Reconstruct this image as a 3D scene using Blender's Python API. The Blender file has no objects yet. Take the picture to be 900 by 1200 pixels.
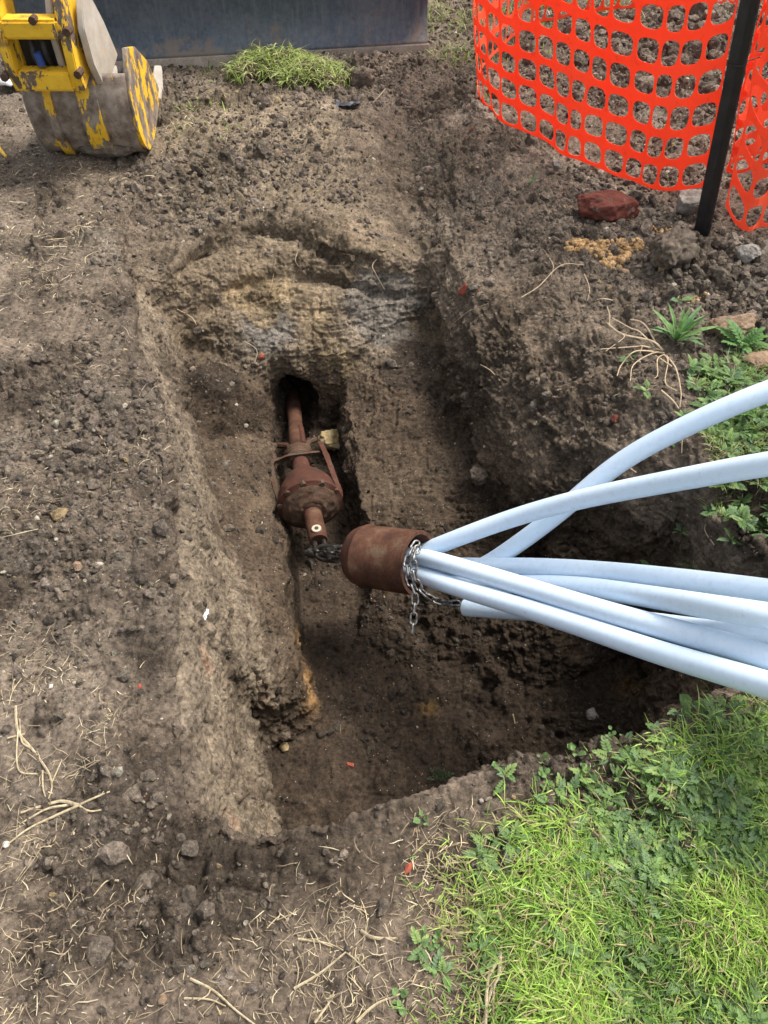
import bpy, math, random
import numpy as np
from mathutils import Vector, Matrix, geometry, noise as mnoise
random.seed(7); rng = np.random.default_rng(7)
SC = bpy.context.scene
COL = SC.collection
# ------------------------------------------------------------------ camera
CAM_H = 1.6; PITCH = math.radians(50); F = 866.0
cp, sp = math.cos(PITCH), math.sin(PITCH)
def ray(px, py):
    a = (px-450)/F; u = (600-py)/F
    return np.array([a, cp+u*sp, -sp+u*cp])
def P(px, py, z):            # photograph direction met with the height z
    d = ray(px, py); t = (z-CAM_H)/d[2]
    return np.array([d[0]*t, d[1]*t, z])
def D(px, py, t):            # photograph direction at a distance t in front of the lens
    d = ray(px, py)*t
    return np.array([d[0], d[1], d[2]+CAM_H])
cam_d = bpy.data.cameras.new('camera'); cam = bpy.data.objects.new('camera', cam_d); COL.objects.link(cam)
cam.location = (0, 0, CAM_H); cam.rotation_euler = (math.radians(90)-PITCH, 0, 0)
cam_d.sensor_fit = 'VERTICAL'; cam_d.sensor_height = 36; cam_d.lens = 36*F/1200
cam_d.clip_start = 0.05; cam_d.clip_end = 500
SC.camera = cam
# ------------------------------------------------------------------ numpy noise
def _h(ix, iy, iz, s):
    n = (ix.astype(np.uint32)*np.uint32(374761393) + iy.astype(np.uint32)*np.uint32(668265263) +
         iz.astype(np.uint32)*np.uint32(2147483647) + np.uint32(s*1013904223 & 0xffffffff))
    n = (n ^ (n >> np.uint32(13)))*np.uint32(1274126177)
    n = (n ^ (n >> np.uint32(15)))*np.uint32(2246822519)
    n ^= n >> np.uint32(16)
    return n.astype(np.float32)*np.float32(1/4294967295.0)
def vnoise(p, s=0):          # value noise in -1..1
    f = np.floor(p); i = f.astype(np.int64); t = (p-f).astype(np.float32); t = t*t*t*(t*(t*6-15)+10)
    r = 0
    for dx in (0, 1):
        wx = t[:, 0] if dx else 1-t[:, 0]
        for dy in (0, 1):
            wy = t[:, 1] if dy else 1-t[:, 1]
            for dz in (0, 1):
                wz = t[:, 2] if dz else 1-t[:, 2]
                r = r + wx*wy*wz*_h(i[:, 0]+dx+4096, i[:, 1]+dy+4096, i[:, 2]+dz+4096, s)
    return r*2-1
def fbm(p, f, octs, s=0, gain=.5, ridged=False):
    a = 1.0; r = 0; tot = 0
    for k in range(octs):
        n = vnoise(p*f, s+k*7)
        if ridged: n = 1-2*np.abs(n)
        r = r + a*n; tot += a; a *= gain; f *= 2.03
    return r/tot
def lumps(p, f, s=0, dens=.8, rmin=.2, rmax=.5):     # rounded clods, one at most per cell
    q = p*f; b = np.floor(q-.5)
    out = np.zeros(len(p), np.float32)
    for dx in (0, 1):
        for dy in (0, 1):
            for dz in (0, 1):
                c = b+np.array([dx, dy, dz]); i = c.astype(np.int64)+4096
                h1 = _h(i[:, 0], i[:, 1], i[:, 2], s); h2 = _h(i[:, 0], i[:, 1], i[:, 2], s+1)
                h3 = _h(i[:, 0], i[:, 1], i[:, 2], s+2); h4 = _h(i[:, 0], i[:, 1], i[:, 2], s+3)
                r = rmin+(rmax-rmin)*h4
                on = (((h4*977) % 1) < dens)
                jit = .5
                cx = c[:, 0]+.5+(h1-.5)*jit; cy = c[:, 1]+.5+(h2-.5)*jit; cz = c[:, 2]+.5+(h3-.5)*jit
                d2 = ((q[:, 0]-cx)**2+(q[:, 1]-cy)**2+(q[:, 2]-cz)**2)/(r*r)
                v = np.where((d2 < 1) & on, np.sqrt(np.maximum(0, 1-d2))*r, 0)
                out = np.maximum(out, v.astype(np.float32))
    return out/f
def sstep(a, b, x):
    t = np.clip((x-a)/(b-a), 0, 1); return t*t*(3-2*t)
def inpoly(x, y, poly):
    c = np.zeros(x.shape, bool); n = len(poly)
    for i in range(n):
        x1, y1 = poly[i]; x2, y2 = poly[(i+1) % n]
        m = ((y1 > y) != (y2 > y)) & (x < (x2-x1)*(y-y1)/((y2-y1) if y2 != y1 else 1e-9)+x1)
        c ^= m
    return c
def wpoly(pts, z=0): return [tuple(P(a, b, z)[:2]) for a, b in pts]
# ------------------------------------------------------------------ materials
def mat(name, col=(.5, .5, .5), rough=.6, metal=0, spec=.5):
    m = bpy.data.materials.new(name); m.use_nodes = True
    b = m.node_tree.nodes['Principled BSDF']
    b.inputs['Base Color'].default_value = (*col, 1); b.inputs['Roughness'].default_value = rough
    b.inputs['Metallic'].default_value = metal; b.inputs['Specular IOR Level'].default_value = spec
    return m, m.node_tree, b
def N(nt, t, **k):
    n = nt.nodes.new(t)
    for a, v in k.items(): setattr(n, a, v)
    return n
def noise_node(nt, scale, detail=6, rough=.6, obj=True, vec=None):
    n = N(nt, 'ShaderNodeTexNoise'); n.inputs['Scale'].default_value = scale; n.inputs['Detail'].default_value = detail
    n.inputs['Roughness'].default_value = rough
    if vec is None:
        tc = N(nt, 'ShaderNodeTexCoord'); vec = tc.outputs['Object']
    nt.links.new(vec, n.inputs['Vector']); return n
def ramp(nt, src, stops):
    r = N(nt, 'ShaderNodeValToRGB'); e = r.color_ramp.elements
    while len(e) < len(stops): e.new(.5)
    for i, (p_, c) in enumerate(stops): e[i].position = p_; e[i].color = (*c, 1) if len(c) == 3 else c
    nt.links.new(src, r.inputs['Fac']); return r
def bump(nt, b, h, dist, strength=1.0, prev=None):
    n = N(nt, 'ShaderNodeBump'); n.inputs['Distance'].default_value = dist; n.inputs['Strength'].default_value = strength
    nt.links.new(h, n.inputs['Height'])
    if prev: nt.links.new(prev.outputs[0], n.inputs['Normal'])
    nt.links.new(n.outputs[0], b.inputs['Normal']); return n
def mult(nt, a, b, fac=1.0, mode='MULTIPLY'):
    m = N(nt, 'ShaderNodeMix', data_type='RGBA', blend_type=mode); m.inputs[0].default_value = fac
    nt.links.new(a, m.inputs[6]); nt.links.new(b, m.inputs[7]); return m.outputs[2]
def soil_mat(name):
    m, nt, b = mat(name, rough=.95, spec=.15)
    at = N(nt, 'ShaderNodeAttribute', attribute_name='tint')
    n1 = noise_node(nt, 9, 4, .65); r1 = ramp(nt, n1.outputs[0], [(.3, (.68, .67, .66)), (.7, (1.32, 1.3, 1.27))])
    n2 = noise_node(nt, 70, 6, .8); r2 = ramp(nt, n2.outputs[0], [(.36, (.45, .44, .43)), (.5, (1, 1, 1)), (.64, (1.65, 1.62, 1.56))])
    c = mult(nt, at.outputs['Color'], r1.outputs[0]); c = mult(nt, c, r2.outputs[0])
    v = N(nt, 'ShaderNodeTexVoronoi'); v.inputs['Scale'].default_value = 85; v.inputs['Randomness'].default_value = 1
    tc = N(nt, 'ShaderNodeTexCoord'); nt.links.new(tc.outputs['Object'], v.inputs['Vector'])
    rs = ramp(nt, v.outputs['Distance'], [(.10, (1, 1, 1)), (.16, (0, 0, 0))])
    sep = N(nt, 'ShaderNodeSeparateColor'); nt.links.new(v.outputs['Color'], sep.inputs[0])
    gt = N(nt, 'ShaderNodeMath', operation='GREATER_THAN'); gt.inputs[1].default_value = .88; nt.links.new(sep.outputs[0], gt.inputs[0])
    mm = N(nt, 'ShaderNodeMath', operation='MULTIPLY'); nt.links.new(rs.outputs[0], mm.inputs[0]); nt.links.new(gt.outputs[0], mm.inputs[1])
    mx = N(nt, 'ShaderNodeMix', data_type='RGBA'); nt.links.new(mm.outputs[0], mx.inputs[0]); nt.links.new(c, mx.inputs[6])
    mx.inputs[7].default_value = (.42, .38, .31, 1)
    nt.links.new(mx.outputs[2], b.inputs['Base Color'])
    v2 = N(nt, 'ShaderNodeTexVoronoi'); v2.inputs['Scale'].default_value = 120; nt.links.new(tc.outputs['Object'], v2.inputs['Vector'])
    n3 = noise_node(nt, 38, 8, .72)
    b1 = bump(nt, b, n3.outputs[0], .03, 1.0); b2 = bump(nt, b, v2.outputs['Distance'], -.0012, .9, b1)
    nt.links.new(at.outputs['Alpha'], b1.inputs['Strength']); nt.links.new(at.outputs['Alpha'], b2.inputs['Strength'])
    return m
M = {}
M['soil'] = soil_mat('soil')
def tint_mat(name, rough=.8, trans=0.0, nscale=60, spec=.3):
    m, nt, b = mat(name, rough=rough, spec=spec)
    at = N(nt, 'ShaderNodeAttribute', attribute_name='tint')
    n = noise_node(nt, nscale, 5); r = ramp(nt, n.outputs[0], [(.3, (.7, .7, .7)), (.7, (1.25, 1.25, 1.25))])
    c = mult(nt, at.outputs['Color'], r.outputs[0]); nt.links.new(c, b.inputs['Base Color'])
    if trans:
        t = N(nt, 'ShaderNodeBsdfTranslucent'); nt.links.new(c, t.inputs[0])
        mx = N(nt, 'ShaderNodeMixShader'); mx.inputs[0].default_value = trans
        nt.links.new(b.outputs[0], mx.inputs[1]); nt.links.new(t.outputs[0], mx.inputs[2])
        nt.links.new(mx.outputs[0], nt.nodes['Material Output'].inputs[0])
    return m
M['leaf'] = tint_mat('leaf', .55, .35); M['straw'] = tint_mat('straw', .8, .15)
def rust_mat(name, stops, nscale=14, rough=.85, bd=.002, metal=0.0):
    m, nt, b = mat(name, rough=rough, spec=.15 if rough > .8 else .4, metal=metal)
    n = noise_node(nt, nscale, 9, .68); r = ramp(nt, n.outputs[0], stops)
    n2 = noise_node(nt, nscale*11, 6, .7); r2 = ramp(nt, n2.outputs[0], [(.3, (.7, .68, .66)), (.7, (1.2, 1.2, 1.2))])
    nt.links.new(mult(nt, r.outputs[0], r2.outputs[0]), b.inputs['Base Color'])
    n3 = noise_node(nt, nscale*6, 9, .75); bump(nt, b, n3.outputs[0], bd, .8); return m
M['rust'] = rust_mat('rusted_steel', [(.3, (.03, .018, .013)), (.45, (.07, .033, .022)), (.57, (.098, .046, .028)), (.68, (.125, .085, .056))])
M['rust_red'] = rust_mat('red_rusted_steel', [(.3, (.04, .03, .022)), (.42, (.066, .029, .02)), (.55, (.088, .036, .024)), (.64, (.078, .058, .042))], 18)
M['rust_mud'] = rust_mat('muddy_rusted_steel', [(.3, (.05, .038, .027)), (.5, (.10, .058, .038)), (.6, (.09, .07, .052)), (.8, (.13, .06, .04))], 22, bd=.005)
M['brick'] = rust_mat('red_brick', [(.35, (.10, .075, .058)), (.45, (.14, .042, .03)), (.6, (.17, .058, .042)), (.64, (.19, .15, .118))], 16, bd=.006)
M['brickred'] = rust_mat('bright_brick', [(.3, (.15, .08, .055)), (.45, (.30, .075, .045)), (.8, (.40, .14, .09))], 60)
M['rock'] = rust_mat('grey_rock', [(.3, (.13, .115, .1)), (.5, (.24, .22, .195)), (.7, (.33, .3, .26))], 20, bd=.006)
M['tan'] = rust_mat('tan_stone', [(.3, (.17, .115, .075)), (.5, (.28, .19, .125)), (.75, (.3, .25, .19))], 20, bd=.006)
M['yrock'] = rust_mat('pale_yellow_stone', [(.3, (.14, .1, .05)), (.5, (.34, .26, .13)), (.7, (.5, .42, .27))], 30, bd=.006)
M['sand'] = rust_mat('orange_sand', [(.3, (.42, .24, .10)), (.7, (.62, .40, .19))], 40, bd=.004)
M['whitechip'] = rust_mat('white_stone', [(.3, (.5, .47, .4)), (.7, (.7, .67, .6))], 40)
M['clod'] = rust_mat('clod_earth', [(.3, (.08, .062, .048)), (.5, (.15, .118, .09)), (.7, (.26, .22, .17))], 30, bd=.012)
M['root'] = rust_mat('root', [(.3, (.42, .31, .19)), (.7, (.62, .5, .35))], 60)
# pipe
m, nt, b = mat('blue_grey_plastic', rough=.38, spec=.45)
n = noise_node(nt, 5, 5, .6); r = ramp(nt, n.outputs[0], [(.3, (.60, .735, .87)), (.7, (.66, .78, .90))])
n2 = noise_node(nt, 60, 6, .7); r2 = ramp(nt, n2.outputs[0], [(.25, (.88, .87, .85)), (.5, (1, 1, 1))])
ng = noise_node(nt, 14, 9, .75); rg = ramp(nt, ng.outputs[0], [(.27, (.66, .58, .48)), (.37, (1, 1, 1))])
nt.links.new(mult(nt, mult(nt, r.outputs[0], r2.outputs[0]), rg.outputs[0]), b.inputs['Base Color'])
n3 = noise_node(nt, 9, 3); r3 = ramp(nt, n3.outputs[0], [(.3, (.3,)*3), (.7, (.5,)*3)]); nt.links.new(r3.outputs[0], b.inputs['Roughness'])
bump(nt, b, n2.outputs[0], .0006, .4); M['pipe'] = m
m, nt, b = mat('galvanised_chain', (.42, .43, .43), .5, .8)
n = noise_node(nt, 70, 6); r = ramp(nt, n.outputs[0], [(.35, (.07, .058, .045)), (.55, (.24, .24, .235)), (.8, (.42, .43, .43))]); nt.links.new(r.outputs[0], b.inputs['Base Color']); M['chain'] = m
m, nt, b = mat('greased_black_steel', (.03, .028, .026), .3, .5); n = noise_node(nt, 45, 5); r = ramp(nt, n.outputs[0], [(.4, (.02, .018, .016)), (.58, (.06, .052, .044)), (.66, (.22, .21, .19))]); nt.links.new(r.outputs[0], b.inputs['Base Color']); M['grease'] = m  # lightest ramp colour paints metal glints onto the black grease
m, nt, b = mat('pin_steel', (.6, .52, .38), .35, .6); M['pin'] = m
m, nt, b = mat('orange_mesh', (.86, .06, .018), .6, 0, .25)
n = noise_node(nt, 4, 5); r = ramp(nt, n.outputs[0], [(.3, (1.0, .135, .05)), (.7, (1.0, .175, .075))])
n4 = noise_node(nt, 35, 6); r4 = ramp(nt, n4.outputs[0], [(.2, (.72, .7, .66)), (.4, (1, 1, 1))])
c = mult(nt, r.outputs[0], r4.outputs[0]); nt.links.new(c, b.inputs['Base Color'])
t = N(nt, 'ShaderNodeBsdfTranslucent'); nt.links.new(c, t.inputs[0]); mx = N(nt, 'ShaderNodeMixShader'); mx.inputs[0].default_value = .45
nt.links.new(b.outputs[0], mx.inputs[1]); nt.links.new(t.outputs[0], mx.inputs[2]); nt.links.new(mx.outputs[0], nt.nodes['Material Output'].inputs[0]); M['orange'] = m
M['post'] = rust_mat('black_picket', [(.3, (.012, .011, .011)), (.7, (.035, .031, .029))], 25, .5, .001)
M['black'] = rust_mat('black_rubber', [(.3, (.012, .012, .013)), (.7, (.04, .038, .036))], 25, .6, .001)
M['blue'] = rust_mat('blue_hose_end', [(.3, (.02, .05, .2)), (.7, (.04, .09, .3))], 25, .4, .001)
# worn yellow paint over mud-caked grey steel; two amounts of paint left
def paint_mat(name, th, yel, base, sc=11):
    m, nt, b = mat(name, rough=.6, spec=.4)
    tc = N(nt, 'ShaderNodeTexCoord'); mp = N(nt, 'ShaderNodeMapping'); mp.inputs['Scale'].default_value = (1.8, 1.4, .7)
    nt.links.new(tc.outputs['Object'], mp.inputs[0])
    n = noise_node(nt, sc, 9, .66, vec=mp.outputs[0]); r = ramp(nt, n.outputs[0], [(th, (0, 0, 0)), (th+.015, (1, 1, 1))])
    g = noise_node(nt, 12, 8, .7); rg = ramp(nt, g.outputs[0], base)
    y = noise_node(nt, 16, 8, .75); ry = ramp(nt, y.outputs[0], [(.36, (.30, .17, .04))]+[(a+.08, c) for a, c in yel])
    mx = N(nt, 'ShaderNodeMix', data_type='RGBA'); nt.links.new(r.outputs[0], mx.inputs[0]); nt.links.new(rg.outputs[0], mx.inputs[6]); nt.links.new(ry.outputs[0], mx.inputs[7])
    nt.links.new(mx.outputs[2], b.inputs['Base Color']); bump(nt, b, n.outputs[0], .002, .5); return m
YEL = [(.35, (.72, .42, .02)), (.7, (.85, .55, .04))]
MUDG = [(.33, (.075, .052, .037)), (.45, (.17, .13, .10)), (.55, (.26, .215, .17)), (.7, (.36, .31, .255))]
M['bucket'] = paint_mat('worn_yellow_bucket', .51, YEL, MUDG)
M['bucketg'] = paint_mat('mud_caked_bucket', .63, YEL, MUDG)
M['arm'] = paint_mat('scratched_yellow_paint', .43, YEL, [(.3, (.06, .04, .03)), (.7, (.2, .15, .11))], 9)
M['ear'] = paint_mat('bare_steel_ear', .66, YEL, [(.3, (.33, .28, .22)), (.7, (.5, .46, .4))], 9)
M['blade'] = rust_mat('blue_grey_blade_paint', [(.3, (.048, .068, .09)), (.52, (.085, .11, .14)), (.72, (.13, .15, .17)), (.85, (.25, .23, .2))], 4, .42, .001)
m = M['blade']; nt = m.node_tree; b = nt.nodes['Principled BSDF']; base_ = b.inputs['Base Color'].links[0].from_socket
tc = N(nt, 'ShaderNodeTexCoord'); mp = N(nt, 'ShaderNodeMapping'); mp.inputs['Scale'].default_value = (9, 9, .7); nt.links.new(tc.outputs['Object'], mp.inputs[0])
n = noise_node(nt, 5, 6, .7, vec=mp.outputs[0]); r = ramp(nt, n.outputs[0], [(.5, (0, 0, 0)), (.72, (.8, .8, .8))])
sxyz = N(nt, 'ShaderNodeSeparateXYZ'); nt.links.new(tc.outputs['Object'], sxyz.inputs[0])
n2 = noise_node(nt, 7, 8, .75); ad = N(nt, 'ShaderNodeMath', operation='MULTIPLY_ADD'); nt.links.new(sxyz.outputs[2], ad.inputs[0]); ad.inputs[1].default_value = -1.1; nt.links.new(n2.outputs[0], ad.inputs[2])
r2 = ramp(nt, ad.outputs[0], [(.38, (0, 0, 0)), (.46, (.85, .85, .85))])
for src, col in ((r, (.15, .17, .185, 1)), (r2, (.17, .14, .11, 1))):
    mx = N(nt, 'ShaderNodeMix', data_type='RGBA'); nt.links.new(src.outputs[0], mx.inputs[0]); nt.links.new(base_, mx.inputs[6]); mx.inputs[7].default_value = col; base_ = mx.outputs[2]
nt.links.new(base_, b.inputs['Base Color'])
M['lip'] = rust_mat('scraped_blade_lip', [(.3, (.26, .22, .17)), (.7, (.44, .40, .34))], 9, .6)
M['body'] = rust_mat('excavator_body_paint', [(.3, (.62, .36, .02)), (.7, (.75, .46, .03))], 5, .4, .001)
M['plasticw'] = rust_mat('white_plastic', [(.3, (.6, .6, .6)), (.7, (.8, .8, .8))], 9, .4)
M['plasticd'] = rust_mat('dark_plastic', [(.3, (.03, .03, .035)), (.7, (.09, .09, .11))], 30, .35)
# ------------------------------------------------------------------ objects
def link(o, parent=None, **tags):
    COL.objects.link(o)
    if parent is not None: o.parent = parent
    for k, v in tags.items():
        if v: o[k] = v
    return o
def mesh_np(name, V, T=None, Q=None, material=None, tint=None, smooth=True, parent=None, **tags):
    me = bpy.data.meshes.new(name)
    V = np.asarray(V, np.float32)
    nt_ = 0 if T is None else len(T); nq = 0 if Q is None else len(Q)
    idx = np.concatenate([a.ravel() for a in ([T] if nt_ else [])+([Q] if nq else [])]).astype(np.int32)
    tot = np.concatenate([np.full(nt_, 3), np.full(nq, 4)]).astype(np.int32)
    st = np.concatenate([[0], np.cumsum(tot)[:-1]]).astype(np.int32)
    me.vertices.add(len(V)); me.vertices.foreach_set('co', V.ravel())
    me.loops.add(len(idx)); me.loops.foreach_set('vertex_index', idx)
    me.polygons.add(len(tot)); me.polygons.foreach_set('loop_start', st); me.polygons.foreach_set('loop_total', tot)
    me.polygons.foreach_set('use_smooth', np.full(len(tot), smooth))
    me.update(calc_edges=True)
    if tint is not None:
        a = me.attributes.new('tint', 'FLOAT_COLOR', 'POINT')
        c = np.ones((len(V), 4), np.float32); c[:, :tint.shape[1]] = tint; a.data.foreach_set('color', c.ravel())
    if material: me.materials.append(material)
    return link(bpy.data.objects.new(name, me), parent, **tags)
class MB:                    # collects shapes of ONE mesh
    def __init__(s): s.v = []; s.f = []
    def add(s, V, Fs):
        n = len(s.v); s.v += [tuple(map(float, v)) for v in V]; s.f += [tuple(i+n for i in f) for f in Fs]; return s
    def box(s, c, d, rot=None):
        c = Vector(c); V = []
        for x in (-1, 1):
            for y in (-1, 1):
                for z in (-1, 1):
                    v = Vector((x*d[0]/2, y*d[1]/2, z*d[2]/2))
                    if rot: v = rot @ v
                    V.append(v+c)
        return s.add(V, [(0, 1, 3, 2), (4, 6, 7, 5), (0, 4, 5, 1), (2, 3, 7, 6), (0, 2, 6, 4), (1, 5, 7, 3)])
    def tube(s, pts, rad, n=16, cap=True, flat=1.0):
        pts = [Vector(p) for p in pts]; R = rad if hasattr(rad, '__len__') else [rad]*len(pts)
        V = []; up = None
        for i, p in enumerate(pts):
            t = (pts[min(i+1, len(pts)-1)]-pts[max(i-1, 0)]).normalized()
            if up is None: up = t.orthogonal().normalized()
            up = (up-t*up.dot(t)).normalized(); sd = t.cross(up)
            for k in range(n):
                a = 2*math.pi*k/n; V.append(p+(up*math.cos(a)+sd*math.sin(a)*flat)*R[i])
        Fs = [(i*n+k, i*n+(k+1) % n, (i+1)*n+(k+1) % n, (i+1)*n+k) for i in range(len(pts)-1) for k in range(n)]
        if cap: Fs += [tuple(range(n))[::-1], tuple((len(pts)-1)*n+k for k in range(n))]
        return s.add(V, Fs)
    def prism(s, outline, a, b):     # outline in 3D (list), swept from offset a to offset b
        n = len(outline); a = Vector(a); b = Vector(b)
        V = [Vector(p)+a for p in outline]+[Vector(p)+b for p in outline]
        Fs = [tuple(range(n))[::-1], tuple(range(n, 2*n))]+[(i, (i+1) % n, n+(i+1) % n, n+i) for i in range(n)]
        return s.add(V, Fs)
    def build(s, name, material, parent=None, smooth=True, bevel=0, solid=0, angle=40, **tags):
        me = bpy.data.meshes.new(name); me.from_pydata(s.v, [], s.f); me.materials.append(material)
        o = link(bpy.data.objects.new(name, me), parent, **tags)
        import bmesh
        bm = bmesh.new(); bm.from_mesh(me); bmesh.ops.recalc_face_normals(bm, faces=bm.faces)
        if bevel: 
            ed = [e for e in bm.edges if len(e.link_faces) == 2 and e.calc_face_angle(0) > .6]
            bmesh.ops.bevel(bm, geom=ed, offset=bevel, segments=2, affect='EDGES', clamp_overlap=True)
        for f in bm.faces: f.smooth = smooth
        for e in bm.edges:
            if len(e.link_faces) == 2 and e.calc_face_angle(0) > math.radians(angle): e.smooth = False
        bm.to_mesh(me); bm.free()
        if solid:
            md = o.modifiers.new('solid', 'SOLIDIFY'); md.thickness = solid; md.offset = 0
        return o
def empty(name, loc, **tags):
    o = bpy.data.objects.new(name, None); o.location = loc; o.empty_display_size = .1
    return link(o, None, **tags)
def reparent(root, *obs):            # world-built parts put under an Empty standing at the base
    inv = Matrix.Translation(root.location).inverted()
    for o in obs: o.parent = root; o.matrix_parent_inverse = inv
def spline(pts, n=60):
    pts = [np.array(p, float) for p in pts]; pts = [2*pts[0]-pts[1]]+pts+[2*pts[-1]-pts[-2]]
    out = []; seg = len(pts)-3; per = max(2, n//seg)
    for i in range(seg):
        p0, p1, p2, p3 = pts[i:i+4]
        for k in range(per):
            t = k/per
            out.append(.5*((2*p1)+(-p0+p2)*t+(2*p0-5*p1+4*p2-p3)*t*t+(-p0+3*p1-3*p2+p3)*t**3))
    out.append(pts[-2]); return out
def cspline(pts, per=12):      # centripetal: no overshoot where the points are unevenly spaced
    pts = [np.array(p, float) for p in pts]; pts = [2*pts[0]-pts[1]]+pts+[2*pts[-1]-pts[-2]]; out = []
    for i in range(len(pts)-3):
        P_ = pts[i:i+4]; t = [0]
        for a, b in zip(P_[:-1], P_[1:]): t.append(t[-1]+max(1e-4, np.linalg.norm(b-a))**.5)
        L = max(2, int(np.linalg.norm(P_[2]-P_[1])/.02))
        for k in range(L):
            u = t[1]+(t[2]-t[1])*k/L
            A = [(t[j+1]-u)/(t[j+1]-t[j])*P_[j]+(u-t[j])/(t[j+1]-t[j])*P_[j+1] for j in range(3)]
            B = [(t[j+2]-u)/(t[j+2]-t[j])*A[j]+(u-t[j])/(t[j+2]-t[j])*A[j+1] for j in range(2)]
            out.append((t[2]-u)/(t[2]-t[1])*B[0]+(u-t[1])/(t[2]-t[1])*B[1])
    out.append(pts[-2]); return out
# ------------------------------------------------------------------ ground
# surveyed lines of the excavation: (photo direction, height)
LINES = [
 # left rim / shoulder
 [(155,215,0),(138,260,0),(138,300,0),(148,345,-.01),(150,405,-.01),(178,445,0),(192,520,0),(188,600,0),(172,700,0),(160,800,0),(150,880,0),(162,950,0),(158,1000,-.01),(200,1045,-.01),(290,1040,-.02),(400,1010,-.02),(470,985,-.01),(560,950,0),(640,925,0),(700,893,0),(760,868,0)],
 # top of left cut face
 [(163,330,-.10),(166,410,-.10),(192,470,-.10),(212,560,-.10),(214,650,-.10),(216,760,-.10),(219,870,-.09),(226,962,-.08)],
 # foot of left cut face
 [(216,402,-.43),(232,470,-.44),(249,578,-.45),(272,652,-.46),(292,761,-.50),(301,826,-.60),(306,848,-.82),(311,895,-.86),(321,965,-.86)],
 [(361,815,-.70),(332,826,-.68),(305,824,-.62)],
 # slot left edge
 [(311,452,-.56),(317,540,-.55),(325,600,-.55),(335,680,-.57),(345,740,-.62),(361,815,-.70)],
 # far wall foot (left) and back
 [(216,402,-.43),(262,418,-.45),(311,450,-.54)],
 # slot right edge
 [(404,450,-.58),(409,500,-.60),(419,560,-.62),(431,610,-.64),(442,650,-.72)],
 [(345,446,-.57),(375,440,-.57),(404,447,-.58)],
 # far wall crest, two tiers
 [(170,235,-.07),(176,280,-.10),(180,318,-.12),(200,325,-.12),(215,300,-.10),(250,268,-.08),(300,245,-.07),(350,262,-.08),(400,285,-.10),(450,290,-.13),(490,300,-.18)],
 [(190,200,-.02),(215,230,-.07),(260,200,-.055),(350,195,-.05),(430,210,-.07)],
 [(205,365,-.30),(216,375,-.32),(250,330,-.21),(300,310,-.18),(350,305,-.18),(400,312,-.20),(450,322,-.24),(495,345,-.32)],
 [(330,400,-.42),(380,400,-.42),(430,400,-.45),(470,385,-.43),(500,372,-.40)],
 # valley up and away on the right
 [(490,300,-.18),(487,250,-.14),(483,200,-.11),(478,150,-.06),(470,100,0)],
 [(530,300,-.10),(535,250,-.03),(532,190,-.01),(520,140,0)],
 # right bench / right wall foot
 [(500,372,-.40),(520,430,-.47),(545,500,-.54),(572,570,-.58),(610,632,-.64),(670,690,-.78),(735,745,-.86),(770,800,-.86)],
 [(470,480,-.54),(495,560,-.59),(520,610,-.64)],
 [(512,340,-.22),(532,382,-.25),(558,452,-.30),(587,521,-.35),(629,583,-.40),(690,650,-.53),(750,710,-.66)],
 # right wall mid
 [(545,290,-.05),(590,350,-.07),(640,430,-.10),(700,520,-.15),(760,590,-.22),(830,650,-.32),(890,720,-.42),(900,780,-.5)],
 # right rim
 [(548,100,0),(566,150,.0),(585,210,0),(625,262,.02),(660,305,.03),(690,372,.02),(735,430,0),(800,492,0),(848,560,0),(868,612,0),(925,655,0),(985,700,0),(985,770,0),(930,800,0),(870,822,0),(850,828,0)],
 # near lip
 [(226,985,-.06),(321,975,-.05),(400,962,-.04),(450,938,-.03),(520,922,-.02),(600,893,-.02),(680,872,-.01),(720,858,-.01),(790,842,-.01),(850,828,0)],
]
pts3 = []
for L in LINES:
    W = [P(*p) for p in L]
    for a, b2 in zip(W[:-1], W[1:]):
        k = max(1, int(np.linalg.norm(b2-a)/.03))
        for i in range(k): pts3.append(a+(b2-a)*i/k)
    pts3.append(W[-1])
def off_line(L, dx, dy, z):
    W = [P(*p) for p in L]
    for a, b2 in zip(W[:-1], W[1:]):
        k = max(1, int(np.linalg.norm(b2-a)/.03))
        for i in range(k+1):
            q = a+(b2-a)*i/k; pts3.append(np.array([q[0]+dx, q[1]+dy, z if z < 0 else q[2]]))
FL = -.86
off_line(LINES[4], .025, 0, FL)                       # slot floor along its left edge
off_line(LINES[6], -.03, -.01, FL+.01)                   # ... and right edge
off_line(LINES[-1][1:], .0, .045, FL)                 # foot of the near wall
off_line([(361,815,-.70),(332,826,-.68),(308,826,-.64)], 0, -.035, FL)
off_line([(345,446,-.57),(375,440,-.56),(395,443,-.54)], 0, -.04, FL+.05)
for a in [(.55, .85, FL), (.7, .95, FL), (.80, 1.05, -.8), (.3, 1.0, FL), (.1, 1.0, FL), (-.1, 1.0, FL), (.3, 1.25, FL), (.1, 1.3, FL), (-.1, 1.4, FL-.01),
          (.4, 1.4, -.78), (-.15, 1.9, FL), (-.15, 1.7, FL), (-.2, 2.2, FL), (.5, 1.2, FL), (-.2, .9, FL)]: pts3.append(np.array(a))
B0, B1, C0, C1 = -2.9, 2.9, -.7, 6.4
for x in np.linspace(B0-.05, B1+.05, 20):
    for y in np.linspace(C0-.05, C1+.05, 22):
        q = np.array(pts3)[:, :2]
        if np.min((q[:, 0]-x)**2+(q[:, 1]-y)**2) > .2**2 and not (-.9 < x < 1.0 and .45 < y < 3.0): pts3.append(np.array([x, y, 0.]))
A = np.array(pts3)
_, keep = np.unique(np.round(A[:, :2]/.012).astype(int), axis=0, return_index=True)
A = A[keep]
res = geometry.delaunay_2d_cdt([Vector((a[0], a[1])) for a in A], [], [], 0, 1e-5, True)
tv = np.array([tuple(v) for v in res[0]]); tz = np.array([A[o[0], 2] if len(o) else 0 for o in res[3]])
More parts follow.
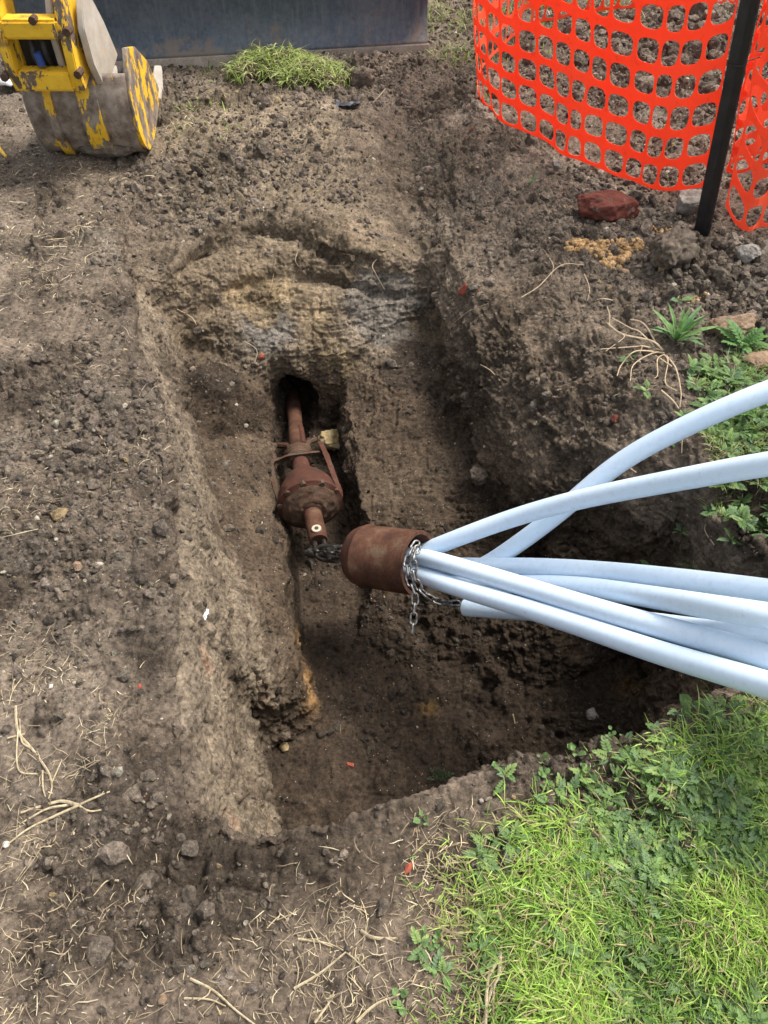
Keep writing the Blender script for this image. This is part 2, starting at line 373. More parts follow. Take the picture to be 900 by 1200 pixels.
GS = .0125
gx = np.arange(B0, B1+GS, GS); gy = np.arange(C0, C1+GS, GS)
H = np.zeros((len(gx), len(gy)))
for f in res[2]:
    a, b2, c2 = (tv[i] for i in f[:3]); za, zb, zc = (tz[i] for i in f[:3])
    x0, x1 = min(a[0], b2[0], c2[0]), max(a[0], b2[0], c2[0]); y0, y1 = min(a[1], b2[1], c2[1]), max(a[1], b2[1], c2[1])
    i0, i1 = max(0, int((x0-B0)/GS)), min(len(gx), int((x1-B0)/GS)+2); j0, j1 = max(0, int((y0-C0)/GS)), min(len(gy), int((y1-C0)/GS)+2)
    if i1 <= i0 or j1 <= j0: continue
    X, Y = np.meshgrid(gx[i0:i1], gy[j0:j1], indexing='ij')
    det = (b2[1]-c2[1])*(a[0]-c2[0])+(c2[0]-b2[0])*(a[1]-c2[1])
    if abs(det) < 1e-12: continue
    l1 = ((b2[1]-c2[1])*(X-c2[0])+(c2[0]-b2[0])*(Y-c2[1]))/det; l2 = ((c2[1]-a[1])*(X-c2[0])+(a[0]-c2[0])*(Y-c2[1]))/det
    m_ = (l1 >= -1e-6) & (l2 >= -1e-6) & (l1+l2 <= 1+1e-6)
    H[i0:i1, j0:j1] = np.where(m_, l1*za+l2*zb+(1-l1-l2)*zc, H[i0:i1, j0:j1])
def blur(a, n):
    for _ in range(n):
        p_ = np.pad(a, 1, mode='edge'); a = (p_[:-2, 1:-1]+2*p_[1:-1, 1:-1]+p_[2:, 1:-1])/4
        p_ = np.pad(a, 1, mode='edge'); a = (p_[1:-1, :-2]+2*p_[1:-1, 1:-1]+p_[1:-1, 2:])/4
    return a
H = blur(H, 1)
GX, GY = np.meshgrid(gx, gy, indexing='ij')
edge = np.minimum(np.minimum(GX-B0, B1-GX), np.minimum(GY-C0, C1-GY)); ef = sstep(0, .4, edge)
flat = sstep(-.15, -.02, H)
lp = np.stack([GX.ravel(), GY.ravel(), np.zeros(GX.size)], 1)
H = H+(fbm(lp, 1.3, 4, 3).reshape(H.shape)*.045)*flat*ef
def gauss(px, py, z, sx, sy, amp):
    q = P(px, py, z); return amp*np.exp(-((GX-q[0])/sx)**2-((GY-q[1])/sy)**2)
H += gauss(820, 60, 0, .6, .55, .22)+gauss(900, 330, 0, .25, .3, .04)+gauss(780, 305, 0, .10, .09, .06)
H += .05*np.exp(-(((GY-4.72-.16*(GX+.4)/1.0*.6))/.10)**2)*(GX < .5)*(.6+.4*np.sin(GX*9))
H += gauss(560, 130, 0, .09, .35, .06)*flat + gauss(120, 470, 0, .14, .3, .03)+gauss(430, 85, 0, .3, .12, .05)+gauss(240, 100, 0, .25, .15, .04)
# tracks pressed in the soil at the far end, running to the pit
tp = P(505, 110, 0); H -= .035*np.exp(-((GX-tp[0])/.22)**4-((GY-tp[1])/.7)**4)*(.5+.5*np.sin(GY*2*math.pi/.17))
def Hs(x, y):
    i = np.clip(((x-B0)/GS), 0, len(gx)-1.001); j = np.clip(((y-C0)/GS), 0, len(gy)-1.001)
    i0 = i.astype(int); j0 = j.astype(int); fi = i-i0; fj = j-j0
    return H[i0, j0]*(1-fi)*(1-fj)+H[i0+1, j0]*fi*(1-fj)+H[i0, j0+1]*(1-fi)*fj+H[i0+1, j0+1]*fi*fj
# surface net over a box of cells
xs = np.concatenate([np.linspace(B0, -1.3, 50)[:-1], np.linspace(-1.3, 1.35, 136), np.linspace(1.35, B1, 48)[1:]])
ys = [C0]; 
while ys[-1] < C1: ys.append(ys[-1]+(.018 if ys[-1] < 2.2 else .018+.012*(ys[-1]-2.2)))
ys = np.array(ys); zs = np.arange(-1.0, .45, .021)
XX, YY = np.meshgrid(xs, ys, indexing='ij'); HH = Hs(XX, YY)
f3 = (zs[None, None, :]-HH[:, :, None]).astype(np.float32)
tun0 = P(335, 462, -.60); TX, TZ = tun0[0]+.035, -.72
dx_ = (XX-TX)[:, :, None]; dz_ = (zs[None, None, :]-TZ)
sdt = np.sqrt((dx_/.105)**2+(dz_/.155)**2)-1
sdt = np.where((YY[:, :, None] > 2.3) & (YY[:, :, None] < 3.6), sdt*.1, 1.0)
f3 = np.maximum(f3, -sdt)
S = f3 < 0
nx, ny, nz = S.shape
cs = np.zeros((nx-1, ny-1, nz-1), np.int8)
for a in (0, 1):
    for b2 in (0, 1):
        for c2 in (0, 1): cs += S[a:nx-1+a, b2:ny-1+b2, c2:nz-1+c2]
act = (cs > 0) & (cs < 8); ci, cj, ck = np.nonzero(act); vid = np.full(act.shape, -1, np.int64); vid[ci, cj, ck] = np.arange(len(ci))
acc = np.zeros((len(ci), 3)); cnt = np.zeros(len(ci)); ax3 = (xs, ys, zs)
for d_ in range(3):
    o1, o2 = [q for q in range(3) if q != d_]
    for a in (0, 1):
        for b2 in (0, 1):
            o = [0, 0, 0]; o[o1] = a; o[o2] = b2; e = list(o); e[d_] = 1
            A0 = f3[ci+o[0], cj+o[1], ck+o[2]]; A1 = f3[ci+e[0], cj+e[1], ck+e[2]]
            m_ = (A0 < 0) != (A1 < 0); t_ = np.where(m_, A0/np.where(m_, A0-A1, 1), 0)
            idx = [ci, cj, ck]; p_ = np.zeros((len(ci), 3))
            for q in range(3): p_[:, q] = ax3[q][idx[q]+o[q]]
            w0 = ax3[d_][idx[d_]]; w1 = ax3[d_][idx[d_]+1]; p_[:, d_] = w0+(w1-w0)*t_
            acc += p_*m_[:, None]; cnt += m_
V = acc/cnt[:, None]
Qs = []
for d_ in range(3):
    sl0 = [slice(1, -1)]*3; sl1 = [slice(1, -1)]*3
    sl0[d_] = slice(0, -1); sl1[d_] = slice(1, None)
    s0 = S[tuple(sl0)]; s1 = S[tuple(sl1)]
    I = np.nonzero(s0 != s1); ins = s0[I]
    idx = [q.copy() for q in I]
    for q in range(3):
        if q != d_: idx[q] = idx[q]+1
    o1, o2 = (d_+1) % 3, (d_+2) % 3
    def cell(a, b2):
        c_ = [q.copy() for q in idx]; c_[o1] = c_[o1]-a; c_[o2] = c_[o2]-b2; return vid[c_[0], c_[1], c_[2]]
    q4 = np.stack([cell(1, 1), cell(0, 1), cell(0, 0), cell(1, 0)], 1)
    q4[~ins] = q4[~ins][:, ::-1]
    Qs.append(q4)
Q = np.concatenate(Qs); Q = Q[(Q >= 0).all(1)]
def relax(V, Q, n, w=.5):
    for _ in range(n):
        acc = np.zeros_like(V); c_ = np.zeros(len(V))
        for k in range(4):
            for j in (1, 3):
                np.add.at(acc, Q[:, k], V[Q[:, (k+j) % 4]]); np.add.at(c_, Q[:, k], 1)
        V = V*(1-w)+w*acc/np.maximum(c_, 1)[:, None]
    return V
V = relax(V, Q, 1, .5)
def subdiv(V, Q):
    E = np.concatenate([np.sort(Q[:, [k, (k+1) % 4]], 1) for k in range(4)]); key = E[:, 0]*len(V)+E[:, 1]
    u, first, inv = np.unique(key, return_index=True, return_inverse=True)
    em = (V[E[first, 0]]+V[E[first, 1]])/2; fc = V[Q].mean(1)
    n = len(V); nq = len(Q); e = [n+inv[k*nq:(k+1)*nq] for k in range(4)]; c_ = n+len(u)+np.arange(nq)
    V2 = np.concatenate([V, em, fc])
    Q2 = np.concatenate([np.stack([Q[:, k], e[k], c_, e[(k+3) % 4]], 1) for k in range(4)])
    return V2, Q2
def normals(V, Q):
    n = np.cross(V[Q[:, 2]]-V[Q[:, 0]], V[Q[:, 3]]-V[Q[:, 1]]); n /= np.maximum(np.linalg.norm(n, axis=1, keepdims=True), 1e-12)
    o = np.zeros_like(V)
    for k in range(4): 
        for c_ in range(3): o[:, c_] += np.bincount(Q[:, k], n[:, c_], len(V))
    return o/np.maximum(np.linalg.norm(o, axis=1, keepdims=True), 1e-12)
V, Q = subdiv(V, Q); V = relax(V, Q, 1, .3)
Nn = normals(V, Q)
bor = sstep(0, .3, np.minimum(np.minimum(V[:, 0]-B0, B1-V[:, 0]), np.minimum(V[:, 1]-C0, C1-V[:, 1])))
steep = sstep(.9, .55, Nn[:, 2]); deep = sstep(-.1, -.3, V[:, 2])
# broad shape of the cut faces: hollows, horizontal ledges, vertical tool scrapes
p = V.copy(); pl = p*np.array([1, 1, 1.5]); ps = p*np.array([1, 1, .22])
d0_ = -fbm(p, 3.2, 3, 13, .5, True)*.022*(1-steep)*sstep(-.3,0,V[:,2])
d1 = d0_ + fbm(pl, 3.6, 5, 11, .58, True)*.030*steep*(1-.6*sstep(-.4,-.55,V[:,0])) + fbm(ps, 16, 3, 29)*.007*steep + fbm(p, 5, 4, 17)*.018*deep
V = V+Nn*(d1*bor)[:, None]
V, Q = subdiv(V, Q); Nn = normals(V, Q)
bor = sstep(0, .3, np.minimum(np.minimum(V[:, 0]-B0, B1-V[:, 0]), np.minimum(V[:, 1]-C0, C1-V[:, 1])))
steep = sstep(.9, .5, Nn[:, 2]); deep = sstep(-.1, -.3, V[:, 2])
patch = sstep(.0, .32, fbm(V, 2.6, 4, 41, .6))
def blob(px, py, z, r, v=V, sq=(1, 1, 1)):
    q = P(px, py, z); return np.exp(-(((v[:, 0]-q[0])/(r*sq[0]))**2+((v[:, 1]-q[1])/(r*sq[1]))**2+((v[:, 2]-q[2])/(r*sq[2]))**2))
rimz = sum(blob(a_, b_, -.02, .075) for a_, b_ in [(146,300),(148,350),(156,410),(185,470),(200,530),(200,600),(190,680),(175,760),(165,830),(160,900),(170,970),(220,1030),(300,1030),(380,1005),(180,230),(230,250),(300,235),(370,250),(450,270),(560,180),(580,230),(630,280),(680,350),(730,420),(790,490)])
rough_zone = np.clip(1.1*np.clip(rimz, 0, 1)+blob(120, 500, 0, .3)+blob(90, 640, 0, .3)+blob(860, 330, 0, .5)+blob(720, 270, 0, .35)+blob(600, 220, 0, .3)+blob(430, 90, 0, .35)+blob(130, 930, 0, .16)+blob(820, 60, .1, .9)+blob(150, 270, 0, .25)+blob(260,180,0,.3)+blob(490, 180, 0, .35), 0, 1)
smoothz = np.clip(.6*blob(180, 400, -.2, .2, sq=(.7, 1.6, 1))+blob(270, 600, -.5, .22, sq=(.6, 2.2, 1))+blob(340,700,-.8,.3), 0, 1)
amp = (.16+.84*np.clip(np.maximum(patch, rough_zone*(.5+.5*patch)), 0, 1))*(1-.6*smoothz)
dsp = fbm(V, 12, 5, 51, .8)*.028*amp - fbm(V, 11, 5, 57, .64, True)*.030*(.35+.65*amp)*(1-.5*smoothz) - fbm(V, 48, 2, 59, .6, True)*.0045*(1-.4*smoothz)
dsp += -fbm(V, 17, 3, 63, .6, True)*.022*np.clip(rimz, 0, 1)
dsp += lumps(V, 11, 61, .5)*.5*np.clip(rough_zone*1.2, 0, 1)*(1-steep*.6)
dsp += lumps(V, 13, 73, .5)*.8*amp*(1-.7*steep)+lumps(V, 22, 71, .6)*(1.3*amp)*(1-.4*steep)
dsp += lumps(V, 50, 81, .6)*.9*amp + lumps(V*1.01+3, 85, 83, .6)*.8*amp
dsp += -fbm(V, 6.5, 3, 67, .5, True)*.016*(1-steep)*(.3+.7*amp)
crk = fbm(V, 9, 4, 91, ridged=True); dsp -= sstep(.62, .9, crk)*.012*(.4+.6*deep)
dsp += (fbm(V*np.array([1, 1, 2.5]), 22, 3, 97, ridged=True)*.006+lumps(V, 18, 93, .5)*.45)*steep*(1-smoothz)
def along(line, r, rz=None):
    W = [P(*q_) for q_ in line]; best = np.full(len(V), 9., np.float32); S3 = np.array([1, 1, r/(rz or r)])
    lo = np.min(W, 0)-.15; hi = np.max(W, 0)+.15; k_ = np.nonzero(((V[:, :2] > lo[:2]) & (V[:, :2] < hi[:2])).all(1))[0]; Pk = V[k_]*S3
    wob_ = fbm(V[k_], 14, 3, 191)[:, None]*.022*np.array([1, 1, .5]); Pk = Pk+wob_; b_ = best[k_]
    for a, c_ in zip(W[:-1], W[1:]):
        a = a*S3; c_ = c_*S3; d_ = c_-a; t_ = np.clip(((Pk-a)@d_)/(d_@d_), 0, 1); b_ = np.minimum(b_, np.linalg.norm(Pk-a-t_[:, None]*d_, axis=1))
    best[k_] = b_; return np.exp(-(best/r)**2)
brk = .55+.45*np.clip(fbm(V, 6, 3, 195)*2.2, -1, 1)
dsp -= along([(190,345,-.17),(208,325,-.14),(222,300,-.12),(255,280,-.10),(300,262,-.09),(340,272,-.10),(385,292,-.12),(440,305,-.16)], .026, .07)*.085*brk
dsp += along([(200,315,-.11),(214,290,-.095),(250,262,-.075),(300,240,-.065),(350,252,-.07),(400,275,-.09),(450,285,-.12)], .03, .05)*.022
dsp -= along([(216,380,-.33),(250,345,-.24),(290,325,-.21),(340,322,-.21),(390,328,-.23),(450,340,-.27),(490,352,-.33)], .02, .07)*.06*brk
dsp -= along([(150,225,0),(162,250,-.03),(158,285,-.03),(166,312,-.08),(172,335,-.10)], .028, .07)*.07*brk
dsp -= along(LINES[1], .014, .04)*.028*brk
dsp += along([(q_[0]-12, q_[1], q_[2]+.07) for q_ in LINES[1]], .03, .05)*.012
dsp -= along(LINES[2][:6], .013, .03)*.022
dsp -= along([(512,340,-.22),(520,300,-.14),(528,250,-.06),(524,200,-.03)], .02, .05)*.03*brk
hq = P(172, 312, -.06); dsp = dsp-.07*np.exp(-(((V[:, 0]-hq[0])/.05)**2+((V[:, 1]-hq[1])/.06)**2+((V[:, 2]-hq[2])/.06)**2))
V = V+Nn*(dsp*bor)[:, None]
# soil colours: topsoil, drier crumbly earth, pale clay faces, subsoil darker with depth
def mixc(a, c_, w): return a*(1-w[:, None])+np.array(c_)[None]*w[:, None]
T = np.tile(np.array([.135, .107, .082]), (len(V), 1))
g1 = fbm(V, 1.2, 4, 101)*.5+.5; g2 = fbm(V, 5, 5, 111)*.5+.5
T = mixc(T, (.205, .168, .132), sstep(.4, .7, g1)*.8)
T = mixc(T, (.245, .215, .18), np.clip(sstep(.45, .8, g2)*rough_zone, 0, 1)*.8)
T = mixc(T, (.225, .18, .125), np.clip(blob(330, 180, 0, .7)+blob(280, 140, 0, .4), 0, 1)*.75)           # tan far apron
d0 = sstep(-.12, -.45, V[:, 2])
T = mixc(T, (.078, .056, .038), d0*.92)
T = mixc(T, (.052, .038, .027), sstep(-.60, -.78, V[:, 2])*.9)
fw = np.clip(blob(330, 330, -.2, .42)+blob(430, 330, -.2, .3)+blob(250, 370, -.3, .3), 0, 1)*sstep(-.60, -.5, V[:, 2])*sstep(2.45, 2.62, V[:, 1])
T = mixc(T, (.20, .155, .105), fw*.85)
T = mixc(T, (.36, .27, .15), np.clip(blob(300, 350, -.25, .10)+blob(370, 372, -.3, .09)+blob(395, 420, -.45, .06)+blob(330,330,-.2,.07), 0, 1)*sstep(.35, .6, g2)*.8)
T = mixc(T, (.27, .25, .225), np.clip(blob(440, 370, -.3, .13)+blob(310, 390, -.38, .10)+blob(480, 340, -.25, .08), 0, 1)*.75)     # grey clay
pn = fbm(V, 11, 4, 151)*.34
def spot(px, py, z, r, c_, a=.85, **k):
    global T
    T = mixc(T, c_, sstep(.36, .52, blob(px, py, z, r, **k)+pn)*a*sstep(-.02, -.1, V[:, 2]))
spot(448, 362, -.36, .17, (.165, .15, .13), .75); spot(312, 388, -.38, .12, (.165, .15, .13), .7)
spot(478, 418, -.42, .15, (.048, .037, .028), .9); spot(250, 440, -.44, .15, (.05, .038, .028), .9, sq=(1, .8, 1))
spot(300, 345, -.25, .13, (.27, .20, .115), .7); spot(385, 380, -.3, .10, (.28, .21, .12), .6); spot(395, 425, -.5, .07, (.25, .19, .11), .6)
st = np.clip(blob(180, 390, -.2, .17)+blob(205, 480, -.2, .17)+blob(228, 560, -.25, .17)+blob(240, 650, -.25, .15)+blob(250, 740, -.25, .16)+blob(262, 830, -.3, .17)+blob(280,780,-.45,.15)+blob(262,690,-.4,.14)+blob(272, 920, -.3, .15)+blob(285,900,-.6,.2)+blob(295,940,-.6,.2), 0, 1)*sstep(-.06, -.10, V[:, 2])*np.maximum(sstep(-.50, -.43, V[:, 2]+.16*sstep(1.7, 1.3, V[:,1])), sstep(1.15, 1.05, V[:,1])*sstep(-.86,-.78,V[:,2]))*sstep(.85,.68,Nn[:,2])
T = mixc(T, (.105, .082, .062), np.clip(st*1.5,0,1)*0)
strk = fbm(V*np.array([1,1,.15]), 26, 3, 141)*.5+.5
T = mixc(T, (.20, .162, .118), np.clip(st*1.8, 0, 1)*(.4+.6*sstep(.3,.6,strk)))
T = mixc(T, (.34, .16, .09), np.clip(blob(248, 772, -.25, .035)+blob(262, 965, -.35, .03)+blob(265,815,-.3,.02), 0, 1)*sstep(.4, .6, g2)*.8)
T = mixc(T, (.32, .19, .08), np.clip(blob(350, 750, -.72, .05)+blob(357, 790, -.76, .06)+blob(362, 822, -.8, .04), 0, 1)*sstep(.3, .6, g2)*.8)
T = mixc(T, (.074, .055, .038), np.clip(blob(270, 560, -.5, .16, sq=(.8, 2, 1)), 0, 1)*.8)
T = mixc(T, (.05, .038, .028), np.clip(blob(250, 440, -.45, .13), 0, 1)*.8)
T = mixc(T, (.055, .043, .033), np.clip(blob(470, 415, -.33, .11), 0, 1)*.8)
T = mixc(T, (.115, .085, .058), np.clip(blob(600, 380, -.15, .3)+blob(680, 480, -.25, .3), 0, 1)*.7)
T = mixc(T, (.12, .092, .064), np.clip(blob(480, 540, -.45, .2), 0, 1)*sstep(.35, .65, g2)*.7)
T = mixc(T, (.22, .13, .04), np.clip(blob(502, 828, -.86, .03)+blob(745, 800, -.8, .06), 0, 1)*.6)
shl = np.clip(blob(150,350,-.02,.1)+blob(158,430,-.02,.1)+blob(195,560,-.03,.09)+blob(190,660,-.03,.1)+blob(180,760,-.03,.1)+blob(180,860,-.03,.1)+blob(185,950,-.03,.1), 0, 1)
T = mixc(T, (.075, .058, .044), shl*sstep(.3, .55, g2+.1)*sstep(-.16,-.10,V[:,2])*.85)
T = mixc(T, (.24, .19, .15), np.clip(blob(885, 350, 0, .3), 0, 1)*sstep(.45, .7, g1)*.6)
T = mixc(T, (.11, .085, .065), np.clip(blob(480, 130, 0, .25, sq=(1, 2, 1))+blob(170,240,0,.2), 0, 1)*.7)
T = mixc(T, (.075, .058, .042), np.clip(blob(400, 1000, 0, .2, sq=(2, .6, 1)), 0, 1)*.8)
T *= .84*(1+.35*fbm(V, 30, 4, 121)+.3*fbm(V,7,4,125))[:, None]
nV = len(V)
# the same sheet goes on, flat, to the horizon
ext = []; exq = []
ring = [(B0+.06, C0+.06), (B1-.06, C0+.06), (B1-.06, C1-.06), (B0+.06, C1-.06)]
far = [(-150, -150), (150, -150), (150, 150), (-150, 150)]
def lerp2(a, b2, t): return (a[0]+(b2[0]-a[0])*t, a[1]+(b2[1]-a[1])*t)
steps = [0, .004, .012, .03, .08, .25, 1]; K = 24
for s_i, s_ in enumerate(steps):
    for side in range(4):
        for k in range(K):
            a = lerp2(ring[side], ring[(side+1) % 4], k/K); b2 = lerp2(far[side], far[(side+1) % 4], k/K); q = lerp2(a, b2, s_)
            ext.append((q[0], q[1], -.006+(0 if s_i in (0,) else .03*mnoise.noise((q[0]*.7, q[1]*.7, 3)))))
nr = 4*K
for s_i in range(len(steps)-1):
    for k in range(nr): exq.append((nV+s_i*nr+k, nV+s_i*nr+(k+1) % nr, nV+(s_i+1)*nr+(k+1) % nr, nV+(s_i+1)*nr+k))
exq = np.array(exq)[:, ::-1]
T = np.concatenate([T, np.clip(.35+.75*amp, 0, 1)[:, None]], 1)
V = np.concatenate([V, np.array(ext)]); Q = np.concatenate([Q, exq]); T = np.concatenate([T, np.tile((.11, .13, .05, .6), (len(ext), 1))])
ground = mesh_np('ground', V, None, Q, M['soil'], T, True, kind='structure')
print('ground quads', len(Q))
bpy.context.view_layer.update()
def hit(px, py, dflt=0):             # where the sight line through a photo point meets the ground
    d = Vector(ray(px, py)).normalized(); ok, l, n, _ = ground.ray_cast(Vector((0, 0, CAM_H)), d)
    if not ok: l = Vector(P(px, py, dflt)); n = Vector((0, 0, 1))
    return l, n
def drop(x, y):
    ok, l, n, _ = ground.ray_cast(Vector((x, y, 2)), Vector((0, 0, -1)))
    return (l, n) if ok else (Vector((x, y, 0)), Vector((0, 0, 1)))
exec_rest = True
# ------------------------------------------------------------------ light
w = bpy.data.worlds.new('World'); SC.world = w; w.use_nodes = True; nt = w.node_tree
bg = nt.nodes['Background']; sky = N(nt, 'ShaderNodeTexSky', sky_type='NISHITA'); sky.sun_disc = False
SUN_EL, SUN_AZ = math.radians(60), math.radians(62)    # azimuth clockwise from +Y
sky.sun_elevation = SUN_EL; sky.sun_rotation = SUN_AZ; sky.air_density = 1; sky.dust_density = 4; sky.ozone_density = .6
hs = N(nt, 'ShaderNodeHueSaturation'); hs.inputs['Saturation'].default_value = .35
nt.links.new(sky.outputs[0], hs.inputs['Color']); nt.links.new(hs.outputs[0], bg.inputs[0]); bg.inputs[1].default_value = .15
sd = bpy.data.lights.new('sun', 'SUN'); sd.energy = 2.3; sd.angle = math.radians(16); sd.color = (1, .95, .88)
so = bpy.data.objects.new('sun', sd); COL.objects.link(so)
sv = Vector((math.sin(SUN_AZ)*math.cos(SUN_EL), math.cos(SUN_AZ)*math.cos(SUN_EL), math.sin(SUN_EL)))
so.rotation_euler = sv.to_track_quat('Z', 'Y').to_euler()
SC.view_settings.view_transform = 'Standard'; SC.view_settings.look = 'None'; SC.view_settings.exposure = .92; SC.view_settings.gamma = 1
SC.cycles.max_bounces = 6
# ------------------------------------------------------------------ pulled pipes
PD = .0285
def pipe_obj(pts, label, extra=None):
    W = [D(*p) for p in pts]; d = W[-1]-W[-2]; W.append(W[-1]+d/np.linalg.norm(d)*.18)
    W += [np.array(e) for e in (extra or [])]
    S_ = np.array(cspline(W, 14)); 
    for _ in range(30): S_[1:-1] = S_[1:-1]*.5+(S_[:-2]+S_[2:])*.25
    m = MB().tube(S_, PD, 24)
    return m.build('pipe', M['pipe'], None, angle=60, label=label, category='pipe', group='pale blue plastic pipes drawn into the rusty head')
pipe_obj([(478,662,2.62),(510,672,2.55),(550,674,2.46),(600,642,2.36),(650,606,2.27),(727,540,2.12),(813,495,1.98),(888,462,1.88),(980,432,1.8)],
    'pale blue plastic pipe that crosses behind the others and runs highest, to the upper right', [(1.75,1.2,.5),(2.4,1.1,.3),(3.3,1.2,.03)])
pipe_obj([(470,655,2.62),(497,646,2.52),(527,634,2.44),(597,608,2.3),(667,588,2.14),(727,575,2.0),(813,559,1.82),(888,545,1.68),(960,536,1.57)],
    'pale blue plastic pipe arching just below the highest one and crossing in front of it', [(1.5,.85,.5),(2.2,.75,.3),(3.2,.8,.03)])
pipe_obj([(468,662,2.62),(500,662,2.54),(560,664,2.42),(620,664,2.28),(700,669,2.08),(760,675,1.93),(881,690,1.69),(960,702,1.55)],
    'pale blue plastic pipe along the top of the lower bundle, against the dark soil wall', [(1.45,.62,.33),(2.2,.5,.2),(3.2,.5,.03)])
pipe_obj([(468,672,2.62),(505,684,2.52),(560,684,2.42),(667,686,2.12),(760,699,1.85),(881,719,1.55),(960,731,1.47)],
    'pale blue plastic pipe second from the top in the lower bundle', [(1.35,.5,.3),(2.2,.34,.18),(3.2,.3,.03)])
pipe_obj([(545,712,2.40),(610,716,2.28),(700,722,2.12),(800,735,1.90),(881,747,1.68),(960,762,1.54)],
    'loose pale blue plastic pipe with its free end beside the sideways grey chain', [(1.5,.42,.18),(2.2,.2,.06),(3.2,.1,.03)])
pipe_obj([(466,650,2.56),(492,651,2.46),(527,661,2.36),(620,689,2.13),(700,714,1.93),(760,731,1.80),(881,764,1.58),(960,790,1.45)],
    'pale blue plastic pipe second from the bottom of the bundle, just above the lowest', [(1.2,.42,.27),(2.0,.1,.15),(3.0,.0,.03)])
pipe_obj([(466,664,2.55),(494,674,2.45),(527,686,2.34),(620,714,2.1),(700,740,1.9),(760,761,1.76),(881,797,1.52),(960,822,1.39)],
    'lowest pale blue plastic pipe, nearest to the green grass at the right edge', [(1.1,.3,.24),(1.9,-.05,.12),(3.0,-.2,.03)])
# ------------------------------------------------------------------ rusty head that grips the pipes
def lathe(mb, a, b, prof, n=40, cap=True):
    a = Vector(a); b = Vector(b); t = (b-a).normalized(); L = (b-a).length
    up = t.orthogonal().normalized(); sd = t.cross(up); V = []
    for s_, r in prof:
        for k in range(n):
            an = 2*math.pi*k/n; V.append(a+t*(s_*L)+(up*math.cos(an)+sd*math.sin(an))*r)
    Fs = [(i*n+k, i*n+(k+1) % n, (i+1)*n+(k+1) % n, (i+1)*n+k) for i in range(len(prof)-1) for k in range(n)]
    if cap: Fs += [tuple(range(n))[::-1], tuple((len(prof)-1)*n+k for k in range(n))]
    mb.add(V, Fs); return mb
ha, hb = D(411, 649, 2.60), D(491, 660, 2.44)
root = empty('pulling_head', Vector(ha), label='rust brown steel cylinder with domed end gripping the blue pipes', category='pulling head')
R_ = .108
prof = [(.0, .018), (.01, .05), (.04, .075), (.1, .094), (.17, .104), (.235, R_-.001), (.25, R_+.003), (.27, R_+.003), (.285, R_), (.97, R_), (.99, R_+.0015), (1.0, R_), (1.0, R_-.012), (.96, R_-.013), (.5, R_-.013), (.3, .09), (.29, .02)]
sh = lathe(MB(), ha, hb, prof, 56).build('shell', M['rust'])
ax = (Vector(hb)-Vector(ha)).normalized()
q = Vector(D(463, 683, 2.385)); 
tocam = (Vector((0, 0, CAM_H))-q).normalized(); rad = (tocam-ax*tocam.dot(ax)).normalized()
mid = Vector(ha)+ax*((q-Vector(ha)).dot(ax)); dn = (q-mid); dn = (dn-ax*dn.dot(ax)).normalized()
bh = mid+dn*(R_)
bo = MB().tube([bh-dn*.006, bh+dn*.0025], [.0085, .0075], 16).build('bolt_hole', M['black'])
ey = MB(); e0 = Vector(ha)-ax*.03
ey.tube([e0+ax*.05, e0+ax*.02], .02, 14)
eyo = ey.build('tow_boss', M['rust_mud']); reparent(root, sh, bo, eyo)
def jiggle(o, amp, f, seed=1):        # dents and caked mud on old metal
    me = o.data; n = len(me.vertices); c = np.zeros(n*3, np.float32); me.vertices.foreach_get('co', c); c = c.reshape(-1, 3)
    nn = np.zeros(n*3, np.float32); me.vertices.foreach_get('normal', nn); nn = nn.reshape(-1, 3)
    c += nn*(fbm(c+seed, f, 4, seed, .6)*amp+np.maximum(0, fbm(c+seed*2, f*1.7, 3, seed+3))*amp*1.5)[:, None]; me.vertices.foreach_set('co', c.ravel()); me.update()
def denser(prof, k=5):
    out = []
    for a, b in zip(prof[:-1], prof[1:]): out += [(a[0]+(b[0]-a[0])*i/k, a[1]+(b[1]-a[1])*i/k) for i in range(k)]
    return out+[prof[-1]]
# ------------------------------------------------------------------ chains
def link_mesh(name, ln, wd, wire, material):
    pts = []; h_ = ln/2-wd/2
    for k in range(24):
        a = 2*math.pi*k/24; x = math.cos(a)*(wd/2-wire/2); y = math.sin(a)*(wd/2-wire/2)+(h_ if math.sin(a) >= 0 else -h_)
        pts.append(Vector((x, y, 0)))
    V = []; Fs = []; n = 10
    for i, p_ in enumerate(pts):
        t = (pts[(i+1) % 24]-pts[i-1]).normalized(); o = Vector((t.y, -t.x, 0))
        for k in range(n):
            a = 2*math.pi*k/n; V.append(p_+(o*math.cos(a)+Vector((0, 0, 1))*math.sin(a))*wire/2)
    for i in range(24):
        j = (i+1) % 24
        for k in range(n): Fs.append((i*n+k, i*n+(k+1) % n, j*n+(k+1) % n, j*n+k))
    me = bpy.data.meshes.new(name); me.from_pydata([tuple(v) for v in V], [], Fs); me.materials.append(material)
    for f in me.polygons: f.use_smooth = True
    return me
